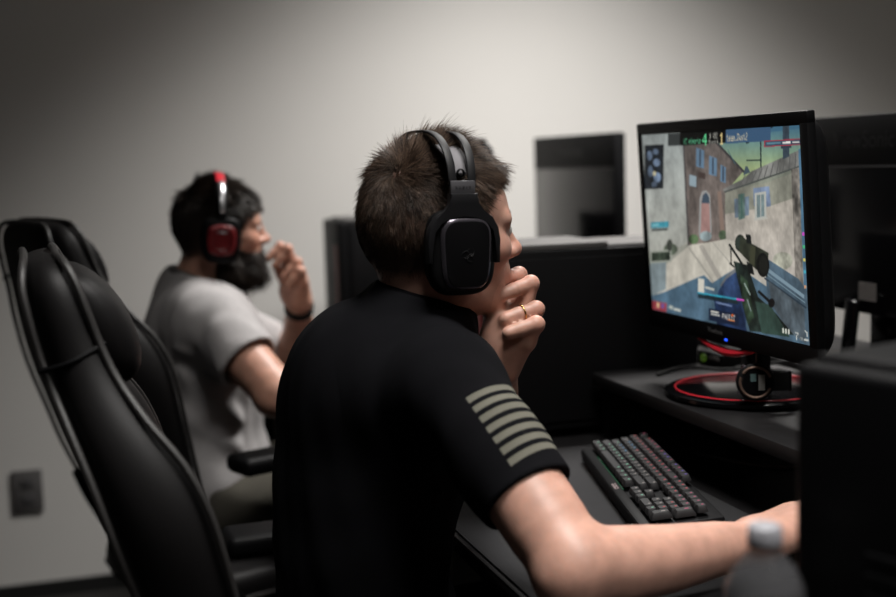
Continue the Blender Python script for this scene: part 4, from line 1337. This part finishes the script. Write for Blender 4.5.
    near = np.exp(-(np.linalg.norm(dv, axis=1) / .04) ** 2)
    fl += sw * (.9 * near)[:, None]
    fl -= nl * (fl * nl).sum(1)[:, None]
    fl /= np.linalg.norm(fl, axis=1)[:, None] + 1e-6
    ln = np.interp(Lr[:, 2], cfg['len_z'], cfg['len'])
    ln = ln * (1 + .25 * rr.normal(size=len(ln))).clip(.4, 1.7) + cfg['fringe'] * np.clip((Lr[:, 0] - .03) / .05, 0, 1) * top
    spike = np.exp(-(np.linalg.norm((Lr - np.array(cfg['spike'])) / np.array((.022, .03, .03)), axis=1)) ** 2)
    lift = np.interp(Lr[:, 2], [-.05, .03, .09, .13], cfg['lift']) + 1.0 * spike + cfg['lift'][3] * 0.6 * near
    strands('hair', root, nn, fl @ R.T, ln, cfg['hair_rad'], o, cfg['hair_mat'], 9, 5, cfg['droop'], .11, lift, cfg['clump'], cfg['clumpw'])
    if cfg.get('beard'):
        zb = np.interp(L[:, 0], [-.01, .01, .04, .07, .088, .12], [.012, .005, -.022, -.030, -.027, -.022])
        inb = (dfist > .030) & (L[:, 0] < .112) & (L[:, 2] < zb) & (L[:, 2] > -.095) & (L[:, 0] > -.012) & (np.abs(L[:, 1]) < .075) & ~((np.abs(L[:, 2] + .040) < .006) & (L[:, 0] > .088) & (np.abs(L[:, 1]) < .016))
        idx = np.repeat(np.where(inb)[0], 4)
        root = V[idx] + rr.normal(size=(len(idx), 3)) * h * .5
        Lr = (root - C) @ R / sc
        dd = np.tile(np.array((.25, 0, -1.0)), (len(idx), 1))
        dd[:, 0] += np.clip((Lr[:, 0] - .03) * 8, 0, .5)
        ll = np.interp(Lr[:, 2], [-.09, -.05, -.02, .01], [.034, .032, .014, .008]) * (1 + .2 * rr.normal(size=len(idx))).clip(.5, 1.5)
        strands('beard', root, N[idx], dd @ R.T, ll, .0007, o, cfg['hair_mat'], 12, 4, .05, .2, .55, .01, .3)
    # ---- t-shirt
    sl0, sl1 = shR, shR + cfg['sleeve'] * (elR - shR)
    su = (elR - shR) / np.linalg.norm(elR - shR)
    ll0 = shL + .66 * (elL - shL)
    hs = cfg['hs']
    P = np.array([shR, shL, sl1, ll0, hp, ch, nb])
    lo = P.min(0) - .15; hi = P.max(0) + .10
    lo[2] = hp[2] - .09
    s = Vol(lo, hi, hs)
    s.cone(shR + Rc @ np.array((-.012, .02, -.004)), shL + Rc @ np.array((-.012, -.02, -.004)), .056, .056, .04)
    s.ell(ch, cfg['chest_r'], Rc, .05)
    s.ell(ch + Rc @ np.array((-.026, -.015, .052)), (.078, .130, .085), Rc, .05)
    s.ell(ab, cfg['belly_r'], Rw, .07)
    s.ell(hp, cfg['hips_r'], Rw, .06)
    for sg, sh in ((-1, shR), (1, shL)):
        s.cone(nb + np.array((-.004, 0, -.022)), sh, .062, .046, .04)
    s.cone(nb + np.array((-.012, 0, .0)), nb + (ch - nb) * .4, .064, .08, .03)
    cs = cfg['cuff_r']
    s.chain([sl0 + Rc @ np.array((-.004, .02, .0)), sl0 + .45 * (sl1 - sl0), sl1 + su * .03], [.062, cs + .006, cs], .03)
    s.chain([shL, shL + .35 * (elL - shL), ll0], [.060, .058, .054], .03)
    for a_, b_, r_, am in cfg['folds']:
        s.ridge(a_, b_, r_, am * cfg.get('fold_gain', 1.0))
    s.wobble(cfg['wobble'], 46, 3)
    s.wobble(cfg['wobble'] * .5, 110, 4)
    # openings: cuff, neck
    s.cyl(sl1, sl1 + su * .12, .085, .003)
    s.cyl(sl1 - su * .035, sl1 + su * .05, cfg['cuff_r'] - .006, .002)
    ul = (elL - shL) / np.linalg.norm(elL - shL)
    nk = np.array(cfg['collar_n'], float); nk /= np.linalg.norm(nk)
    cc = g('collar_c')
    s.cyl(cc, cc + nk * .12, .095, .003)
    s.cyl(cc - nk * .022, cc + nk * .05, cfg['neck_hole'] - .003, .003)
    sh_o = None
    V2, Q2 = s.surface(2)
    me2 = np_mesh('t_shirt', V2, Q2)
    # sleeve coordinates for the printed stripes
    ax = elR - shR; Lx = np.linalg.norm(ax); ax = ax / Lx
    q = V2 - shR
    sv = q @ ax
    pr = q - sv[:, None] * ax
    e1 = np.array((0, 0, 1.24)) * 0 + np.array((-.25, -.93, .27)); e1 -= ax * (e1 @ ax); e1 /= np.linalg.norm(e1)
    e2 = np.cross(ax, e1)
    if e2[0] < 0: e2 = -e2
    ph = np.arctan2(pr @ e2, pr @ e1)
    dist = np.linalg.norm(pr, axis=1)
    inside = ((dist < .10) & (sv > -.03) & (sv < Lx)).astype(float)
    A = me2.attributes.new('sleeve', 'FLOAT_VECTOR', 'POINT')
    A.data.foreach_set('vector', np.stack([ph * .056, sv, inside], 1).astype(np.float32).ravel())
    sh_o = link('t_shirt', me2, cfg['shirt_mat'], o)
    # ribbed collar: an elliptic band round the neck opening
    a1 = np.cross(nk, (0, 1, 0)); a1 /= np.linalg.norm(a1); a2 = np.cross(nk, a1)
    rr_ = cfg['neck_hole'] + .004
    rows = []
    for dr, dz in ((.0035, -.014), (.005, -.007), (.003, .001), (-.002, .0035), (-.005, .0), (-.004, -.010)):
        rows.append([tuple(cc + (a1 * math.cos(t) + a2 * math.sin(t)) * (rr_ + dr) + nk * dz) for t in [2 * PI * i / 56 for i in range(56)]])
    rows.append(rows[0])
    mb = MB(); mb.loft(rows, caps=False)
    bmesh.ops.remove_doubles(mb.bm, verts=mb.bm.verts, dist=1e-6)
    mb.build('collar', cfg['collar_mat'], sh_o, smooth=True)
    # hem seams of the sleeve
    # ---- trousers and shoes
    lo = np.array((hp[0] - .2, hp[1] - .3, .06)); hi = np.array((hp[0] + .66, hp[1] + .3, hp[2] + .13))
    t = Vol(lo, hi, .008)
    t.ell(hp, np.array(cfg['hips_r']) - np.array((.008, .008, .03)), Rw, .03)
    for sg in (-1, 1):
        a = hp + np.array((.02, sg * .09, -.042)); kn = g('knee') + np.array((0, sg * .10, 0)); an = kn + np.array((-.03, sg * .01, 0)); an[2] = .095
        t.chain([a, a + .5 * (kn - a), kn], [.083, .076, .064], .03)
        t.chain([kn, kn + .4 * (an - kn), an], [.066, .064, .052], .03)
    t.wobble(.004, 40, 6)
    V3, Q3 = t.surface(1)
    link('trousers', np_mesh('trousers', V3, Q3), cfg['trouser_mat'], o)
    for sg in (-1, 1):
        kn = g('knee') + np.array((-.03, sg * .11, 0))
        fo = Vol((kn[0] - .14, kn[1] - .08, -.01), (kn[0] + .24, kn[1] + .08, .17), .007)
        fo.cone((kn[0] - .01, kn[1], .12), (kn[0] - .03, kn[1], .05), .045, .042, .02)
        fo.chain([(kn[0] - .045, kn[1], .04), (kn[0] + .06, kn[1], .045), (kn[0] + .15, kn[1], .036)], [.038, .042, .034], .03)
        fo.half((0, 0, .004), (0, 0, -1), .003)
        V4, Q4 = fo.surface(1)
        link('shoe', np_mesh('shoe', V4, Q4), M_shoe, o)
    return o

M_eye = mat('eye_white', (0.55, 0.52, 0.5), 0.15)
M_iris = mat('eye_iris', (0.03, 0.04, 0.05), 0.1)

# near player
FIST = dict(wrist=np.array((0.543, 1.553, 0.965)), heel=np.array((0.538, 1.552, 0.998)),
            fingers=[((0.577, 1.576, 1.043), (0.584, 1.578, 1.083), (0.546, 1.570, 1.078)),
                     ((0.579, 1.556, 1.027), (0.591, 1.552, 1.073), (0.546, 1.547, 1.060)),
                     ((0.578, 1.537, 1.013), (0.588, 1.527, 1.041), (0.545, 1.525, 1.032)),
                     ((0.570, 1.520, 1.000), (0.580, 1.507, 1.024), (0.541, 1.507, 1.015))],
            thumb=[(0.543, 1.570, 0.985), (0.545, 1.590, 1.010), (0.548, 1.588, 1.036), (0.550, 1.574, 1.050)])
SK1 = (0.46, 0.258, 0.196)
near = person(dict(
    C=(0.467, 1.569, 1.126), head_rot=(5, 4, 0), chest_yaw=9, waist_yaw=5, h=0.0026, hs=0.0028,
    neck=(0.446, 1.571, 1.040), neck_r=[.056, .056, .060, .062],
    shR=(0.432, 1.392, 0.968), shL=(0.425, 1.735, 0.928), elR=(0.499, 1.199, 0.803), wrR=(0.737, 1.249, 0.784), hand_dir=(.97, .24, 0),
    elL=(0.605, 1.790, 0.790), wrL=FIST['wrist'], fist=FIST,
    chest=(0.382, 1.590, 0.895), chest_r=(0.118, 0.162, 0.165), belly=(0.352, 1.592, 0.715), belly_r=(0.108, 0.148, 0.20), hips=(0.365, 1.60, 0.580), hips_r=(0.115, 0.155, 0.105),
    knee=(0.80, 1.60, 0.54), skin=skin_material('skin', SK1), skin_rgb=SK1, stubble=.30, scalp=.86, scalp_rgb=(0.042, 0.029, 0.022),
    hl_x=[-.13, -.07, -.035, 0, .028, .036, .048, .068, .13], hl_z=[-.036, -.040, -.034, -.004, .004, .060, .086, .100, .102],
    moles=[((0.4105, 1.5105, 1.0905), 0.0)], whorl=(-.082, -.040, .100),
    len_z=[-.05, .0, .04, .08, .11, .14], len=[.006, .0075, .010, .015, .027, .031], fringe=.012, lift=[.22, .24, .32, .55], droop=.05, spike=(-.01, -.02, .135),
    hair_rep=4, hair_rad=.00038, clump=.009, clumpw=.42, hair_mat=hair_material('brown_hair', (0.009, 0.0058, 0.0040), (0.14, 0.090, 0.062)),
    sleeve=.635, cuff_r=.0545, neck_hole=.061, collar_c=(0.448, 1.571, 1.064), collar_n=(.30, -0.05, .95),
    folds=[((.31, 1.68, .985), (.37, 1.50, .960), .007, .0035), ((.30, 1.66, .965), (.39, 1.46, .935), .007, .003), ((.29, 1.64, .91), (.40, 1.44, .90), .008, .003), ((.40, 1.46, .86), (.45, 1.36, .93), .009, .006), ((.41, 1.46, .82), (.46, 1.33, .89), .008, .006), ((.43, 1.40, .80), (.47, 1.31, .86), .007, .005),
           ((.36, 1.47, .72), (.42, 1.45, .84), .010, .006), ((.33, 1.48, .68), (.39, 1.455, .83), .009, .005), ((.40, 1.45, .66), (.45, 1.47, .74), .010, .006), ((.29, 1.50, .66), (.36, 1.46, .80), .010, .004), ((.26, 1.56, .66), (.29, 1.50, .80), .010, .004), ((.455, 1.345, .925), (.505, 1.325, .87), .005, .004), ((.455, 1.36, .945), (.51, 1.33, .90), .005, .003)],
    wobble=.0018, fold_gain=1.7, shirt_mat=cloth_material('black_cotton', (0.0052, 0.0052, 0.0062), flag=True), collar_mat=cloth_material('black_rib', (0.0045, 0.0045, 0.0055), bump=.4),
    trouser_mat=M_dark_trousers,
    label='person in black t-shirt with striped sleeve print and large black headset, hand at mouth'))

rp, rt_ = np.array(FIST['fingers'][2][1]), np.array(FIST['fingers'][2][2])
rax = Vector(rt_ - rp).normalized(); rc = Vector(rp + .45 * (rt_ - rp))
ra = rax.cross(Vector((0, 0, 1))).normalized(); rb = rax.cross(ra)
MB().tube([rc + (ra * math.cos(2 * PI * i / 24) + rb * math.sin(2 * PI * i / 24)) * .0108 for i in range(24)], .0013, 8, closed=True).build('finger_ring', mat('gold', (.55, .33, .12), .25, metal=1.0), near, smooth=True)

def moved(F, d, tilt=-34.0):
    o_ = np.array(F['wrist'])
    Rm = frame(0, tilt)
    m_ = lambda p: o_ + Rm @ (np.array(p) - o_) + np.array(d)
    return dict(wrist=m_(F['wrist']), heel=m_(F['heel']), fingers=[tuple(m_(p) for p in f) for f in F['fingers']], thumb=[m_(p) for p in F['thumb']])
    return dict(wrist=F['wrist'] + d, heel=F['heel'] + d, fingers=[tuple(np.array(p) + d for p in f) for f in F['fingers']], thumb=[np.array(p) + d for p in F['thumb']])
W2 = np.array((0.482, 2.696, 0.942))
FIST2 = moved(FIST, W2 - FIST['wrist'])
SK2 = (0.47, 0.25, 0.18)
far = person(dict(
    C=(0.316, 2.706, 1.088), head_rot=(0, 4, 0), head_scale=.91, chest_yaw=3, waist_yaw=2, h=0.0040, hs=0.005,
    neck=(0.272, 2.708, 0.985), neck_r=[.058, .058, .064, .064],
    shR=(0.276, 2.548, 0.926), shL=(0.290, 2.880, 0.908), elR=(0.378, 2.400, 0.796), wrR=(0.615, 2.460, 0.790), hand_dir=(.97, .2, 0),
    elL=(0.505, 2.870, 0.790), wrL=FIST2['wrist'], fist=FIST2,
    chest=(0.272, 2.70, 0.860), chest_r=(0.125, 0.168, 0.160), belly=(0.262, 2.71, 0.70), belly_r=(0.118, 0.158, 0.19), hips=(0.25, 2.70, 0.580), hips_r=(0.130, 0.168, 0.110),
    knee=(0.72, 2.66, 0.535), skin=skin_material('skin', SK2), skin_rgb=SK2, stubble=.5, scalp=.9, scalp_rgb=(0.014, 0.010, 0.008),
    hl_x=[-.13, -.07, -.035, 0, .034, .042, .056, .075, .13], hl_z=[-.055, -.055, -.036, -.004, -.004, .03, .06, .080, .084],
    whorl=(-.075, .0, .12), len_z=[-.05, .0, .04, .08, .11, .14], len=[.006, .008, .012, .018, .022, .024], fringe=.012, lift=[.3, .35, .4, .6], droop=.03, spike=(-.03, 0, .135),
    hair_rep=4, hair_rad=.0007, clump=.014, clumpw=.5, hair_mat=hair_material('dark_hair', (0.007, 0.0045, 0.0035), (0.034, 0.021, 0.014)), beard=True,
    sleeve=.58, cuff_r=.064, neck_hole=.064, collar_c=(0.276, 2.706, 1.008), collar_n=(.36, -.06, .93),
    folds=[((.24, 2.56, .92), (.33, 2.55, .80), .016, .014), ((.20, 2.56, .84), (.34, 2.55, .70), .016, .014), ((.17, 2.57, .76), (.33, 2.555, .65), .016, .014), ((.19, 2.55, .88), (.30, 2.50, .86), .012, .010), ((.15, 2.60, .70), (.28, 2.55, .60), .016, .012), ((.20, 2.66, .97), (.28, 2.56, .97), .012, .008)],
    wobble=.003, shirt_mat=cloth_material('light_grey_cotton', (0.37, 0.355, 0.355), noise=.08), collar_mat=cloth_material('grey_rib', (0.11, 0.105, 0.105)),
    trouser_mat=M_khaki,
    label='bearded person in light grey t-shirt with red and black headset, fist at mouth'))
wb = MB()
w0 = W2; w1 = np.array((0.505, 2.870, 0.790))
ax = Vector(w1 - w0).normalized()
cw = Vector(w0) + ax * 0.022
e1 = ax.cross(Vector((0, 0, 1))).normalized(); e2 = ax.cross(e1)
rows = []
for dr, dz in ((.0, -.010), (.004, -.010), (.0045, 0), (.004, .010), (0, .010)):
    rows.append([tuple(cw + (e1 * math.cos(2 * PI * i / 32) + e2 * math.sin(2 * PI * i / 32)) * (.0285 + dr) + ax * dz) for i in range(32)])
rows.append(rows[0])
wb.loft(rows, caps=False)
wb.build('wristband', M_grip, far, smooth=True)

# ------------------------------------------------------------------ headsets
def headset(C, R, label, style, scale=1.0):
    r = empty('headset', tuple(C), rot=Matrix(R.tolist()))
    r.scale = (scale,) * 3
    tag(r, label, 'headset')
    red = style == 'red'
    shell = M_red if red else M_matte
    for s in (-1, 1):
        X = lambda u, v, w: (u - .007, s * w, v)
        cu = MB().loft([superloop(a, b, 3.2, 48, X, w) for a, b, w in ((.034, .042, .070), (.041, .049, .074), (.043, .051, .082), (.040, .048, .088))]).build('ear_cushion', M_leather, r, smooth=False, angle=60)
        cup = MB().loft([superloop(a, b, 3.6, 56, X, w, taper=.04) for a, b, w in ((.038, .046, .086), (.0445, .053, .088), (.0455, .054, .096), (.0435, .052, .103), (.038, .047, .106))]).build('ear_cup', M_plastic, r, smooth=False, angle=50)
        if red:
            MB().loft([superloop(a, b, 3.4, 48, X, w, taper=.05) for a, b, w in ((.032, .034, .104), (.0325, .0345, .110), (.029, .031, .1135), (.020, .022, .1125))]).build('cup_cover', M_red, cup, smooth=False, angle=50)
            MB().loft([superloop(a, b, 3.4, 48, X, w) for a, b, w in ((.0205, .0225, .111), (.0205, .0225, .1136), (.018, .020, .1120))]).build('cup_plate', mat('dark_red', (0.06, 0.004, 0.006), .3), cup, smooth=False)
            MB().box((-.007, s * .1145, .018), (.022, .002, .003), .001).build('silver_mark', M_silver, cup)
        else:
            MB().loft([superloop(a, b, 4.0, 64, lambda u, v, w: X(u + .003, v - .001, w), w, taper=.07) for a, b, w in ((.0330, .0445, .104), (.0335, .0450, .1075), (.0315, .0432, .1105), (.0285, .0402, .1120))]).build('cup_cover', M_steel, cup, smooth=False, angle=40)
            cp = MB().loft([superloop(a, b, 4.2, 64, lambda u, v, w: X(u + .003, v - .002, w), w, taper=.07) for a, b, w in ((.0292, .0408, .1110), (.0288, .0404, .1126), (.0270, .0386, .1130))]).build('cup_plate', M_matte2, cup, smooth=False, angle=40)
            lg = MB()
            for k in range(3):
                a0 = PI / 2 + k * 2 * PI / 3
                P = [(-.003 + .0095 * t * math.cos(a0 + 1.5 * t * t), s * .1129, -.003 + .0095 * t * math.sin(a0 + 1.5 * t * t)) for t in [i / 8 for i in range(9)]]
                lg.tube(P, [.0006 + .0006 * math.sin(PI * i / 8) for i in range(9)], 5)
                P = [(-.003 + .0075 * t * math.cos(a0 + 1.0 - 1.2 * t * t), s * .1129, -.003 + .0075 * t * math.sin(a0 + 1.0 - 1.2 * t * t)) for t in [i / 8 for i in range(9)]]
                lg.tube(P, [.0005 + .0004 * math.sin(PI * i / 8) for i in range(9)], 5)
            lg.build('emblem', M_text2b, cp)
            yk = [(.0475, -.014), (.0485, .015), (.046, .030), (.038, .044), (.024, .052), (.0185, .060), (.0180, .073), (-.0180, .073), (-.0185, .060), (-.024, .052), (-.038, .044), (-.046, .030), (-.0485, .015), (-.0475, -.012),
                  (-.0425, -.012), (-.0425, .014), (-.040, .027), (-.031, .038), (-.020, .0435), (0, .045), (.020, .0435), (.031, .038), (.040, .027), (.0425, .014), (.0420, -.014)]
            MB().prism(yk, lambda u, v, w: (u - .007, s * w, v), .099, .111, bev=.0015).build('yoke', M_yoke, r)
            pl = MB().box((-.007, s * .1035, .080), (.0330, .007, .0175), .0015).build('name_plate', M_plate, r)
            if s < 0:
                F2 = Matrix(((1, 0, 0, -.007), (0, 0, -1, -.1071), (0, 1, 0, .0795), (0, 0, 0, 1)))
                text_obj('brand_lettering', 'R A Z E R', .0052, M_text2, pl, F2, .0002)
    n = 40
    if red:
        P = [(-.007, -.098 * math.cos(PI * i / n), .055 + .094 * math.sin(PI * i / n) ** .9) for i in range(n + 1)]
        hb = MB().ribbon(P, (1, 0, 0), .026, .008).build('headband', M_matte, r, smooth=True)
        P2 = [(-.007, -.101 * math.cos(a), .057 + .097 * math.sin(a) ** .9) for a in [PI * (.27 + .46 * i / 24) for i in range(25)]]
        MB().ribbon(P2, (1, 0, 0), .020, .004).build('red_band', M_redglow, hb, smooth=True)
        for s in (-1, 1):
            P3 = [(-.007, s * (.1015 * math.cos(a) + .004), .056 + .095 * math.sin(a) ** .9) for a in [PI * (.02 + .27 * i / 12) for i in range(13)]]
            MB().ribbon(P3, (1, 0, 0), .011, .004).build('silver_slider', M_silver, r, smooth=True)
            MB().box((-.007, s * .100, .056), (.022, .012, .026), .004).build('hinge', M_matte, r)
    else:
        for dx, hgt in ((-.0125, .0), (.0125, -.001)):
            P = [(-.007 + dx + (-.004 if dx < 0 else .003) * math.sin(PI * i / n), -.1035 * math.copysign(abs(math.cos(PI * i / n)) ** .72, math.cos(PI * i / n)), .082 + (.070 + hgt) * math.sin(PI * i / n) ** .85) for i in range(n + 1)]
            MB().ribbon(P, (1, 0, 0), .0105, .0030).build('headband', M_band, r, smooth=True)
        P = [(-.006, -.094 * math.cos(PI * (.06 + .88 * i / n)), .080 + .058 * math.sin(PI * (.06 + .88 * i / n)) ** .8) for i in range(n + 1)]
        w = [.018 + .016 * math.sin(PI * i / n) ** .5 for i in range(n + 1)]
        st = MB().ribbon(P, (1, 0, 0), w, .0035).build('suspension_strap', M_strap, r, smooth=True)
        for s in (-1, 1):
            MB().lathe([(.0035, 0), (.0055, .001), (.0055, .003), (.0035, .004)], n=20, caps=False).xf(Matrix.Translation((-.006, s * .095, .098)) @ Matrix.Rotation(PI / 2, 4, 'X')).build('adjuster_ring', M_matte, st)
    return r
M_matte2 = mat('satin_black', (0.0025, 0.0025, 0.003), 0.5, 0.12)
M_text2b = mat('emblem_grey', (0.005, 0.005, 0.0055), 0.6, .15)
M_yoke = mat('yoke_black', (0.007, 0.007, 0.008), 0.42, 0.3)
M_plate = mat('plate_grey', (0.085, 0.083, 0.090), 0.45, 0.5, metal=.3)
M_band = mat('band_black', (0.005, 0.005, 0.006), 0.55, 0.35)
M_strap = mat('strap_grey', (0.17, 0.165, 0.175), 0.75, 0.3, bump=.2)
headset(np.array((0.467, 1.569, 1.126)), frame(5, 1, 0), 'large black over-ear headset on the near player in the black shirt', 'black')
headset(np.array((0.316, 2.706, 1.088)), frame(0, 4, 0), 'red and black headset worn by the bearded person', 'red', .91)

# ------------------------------------------------------------------ mouse under the near player's hand
def mouse(x, y, z, rz, label):
    r = empty('computer_mouse', (x, y, z), rz)
    r.scale = (0.95, 0.95, 0.72)
    tag(r, label, 'mouse', 'gaming mice')
    loops = []
    for zz, a, b in ((0.0, .056, .028), (.004, .060, .031), (.014, .059, .0305), (.022, .053, .027), (.028, .041, .020), (.030, .024, .011)):
        loops.append(superloop(a, b, 2.6, 36, lambda u, v, q: (u - .25 * q, v, q), zz))
    MB().loft(loops).build('body', M_matte, r, smooth=True)
    MB().lathe([(0.004, -.0035), (.009, -.003), (.009, .003), (.004, .0035)], n=20).xf(Matrix.Translation((.035, 0, .022)) @ Matrix.Rotation(PI / 2, 4, 'X')).build('scroll_wheel', M_grip, r)
    return r
mouse(0.838, 1.272, DZ + 0.0006, math.radians(14), 'black mouse under the near player\'s right hand')
mouse(0.715, 2.482, DZ + 0.0006, math.radians(12), 'black mouse under the bearded person\'s right hand')


# ------------------------------------------------------------------ camera
scene = bpy.context.scene
cam = bpy.data.cameras.new('camera')
cam.sensor_width = 36.0
cam.lens = 1244.0 * 36.0 / 896.0
cam.dof.use_dof = True
cam.dof.focus_distance = 1.64
cam.dof.aperture_fstop = 2.5
co = bpy.data.objects.new('camera', cam)
COL.objects.link(co)
yaw, pitch, roll = math.radians(17.0), math.atan(0.111), math.radians(1.7)
fw = Vector((math.sin(yaw) * math.cos(pitch), math.cos(yaw) * math.cos(pitch), -math.sin(pitch)))
rt = Vector((math.cos(yaw), -math.sin(yaw), 0))
up = rt.cross(fw)
R2 = rt * math.cos(roll) - up * math.sin(roll)
U2 = rt * math.sin(roll) + up * math.cos(roll)
co.matrix_world = Matrix.Translation((0, 0, 1.24)) @ Matrix((R2, U2, -fw)).transposed().to_4x4()
scene.camera = co

w = bpy.data.worlds.new('room_air')
scene.world = w
w.use_nodes = True
w.node_tree.nodes['Background'].inputs['Color'].default_value = (1, .97, .93, 1)
w.node_tree.nodes['Background'].inputs['Strength'].default_value = 0.008
vs = scene.view_settings
vs.view_transform = 'Standard'
vs.look = 'None'
vs.exposure = 0.0
vs.gamma = 1.0
vs.use_curve_mapping = False
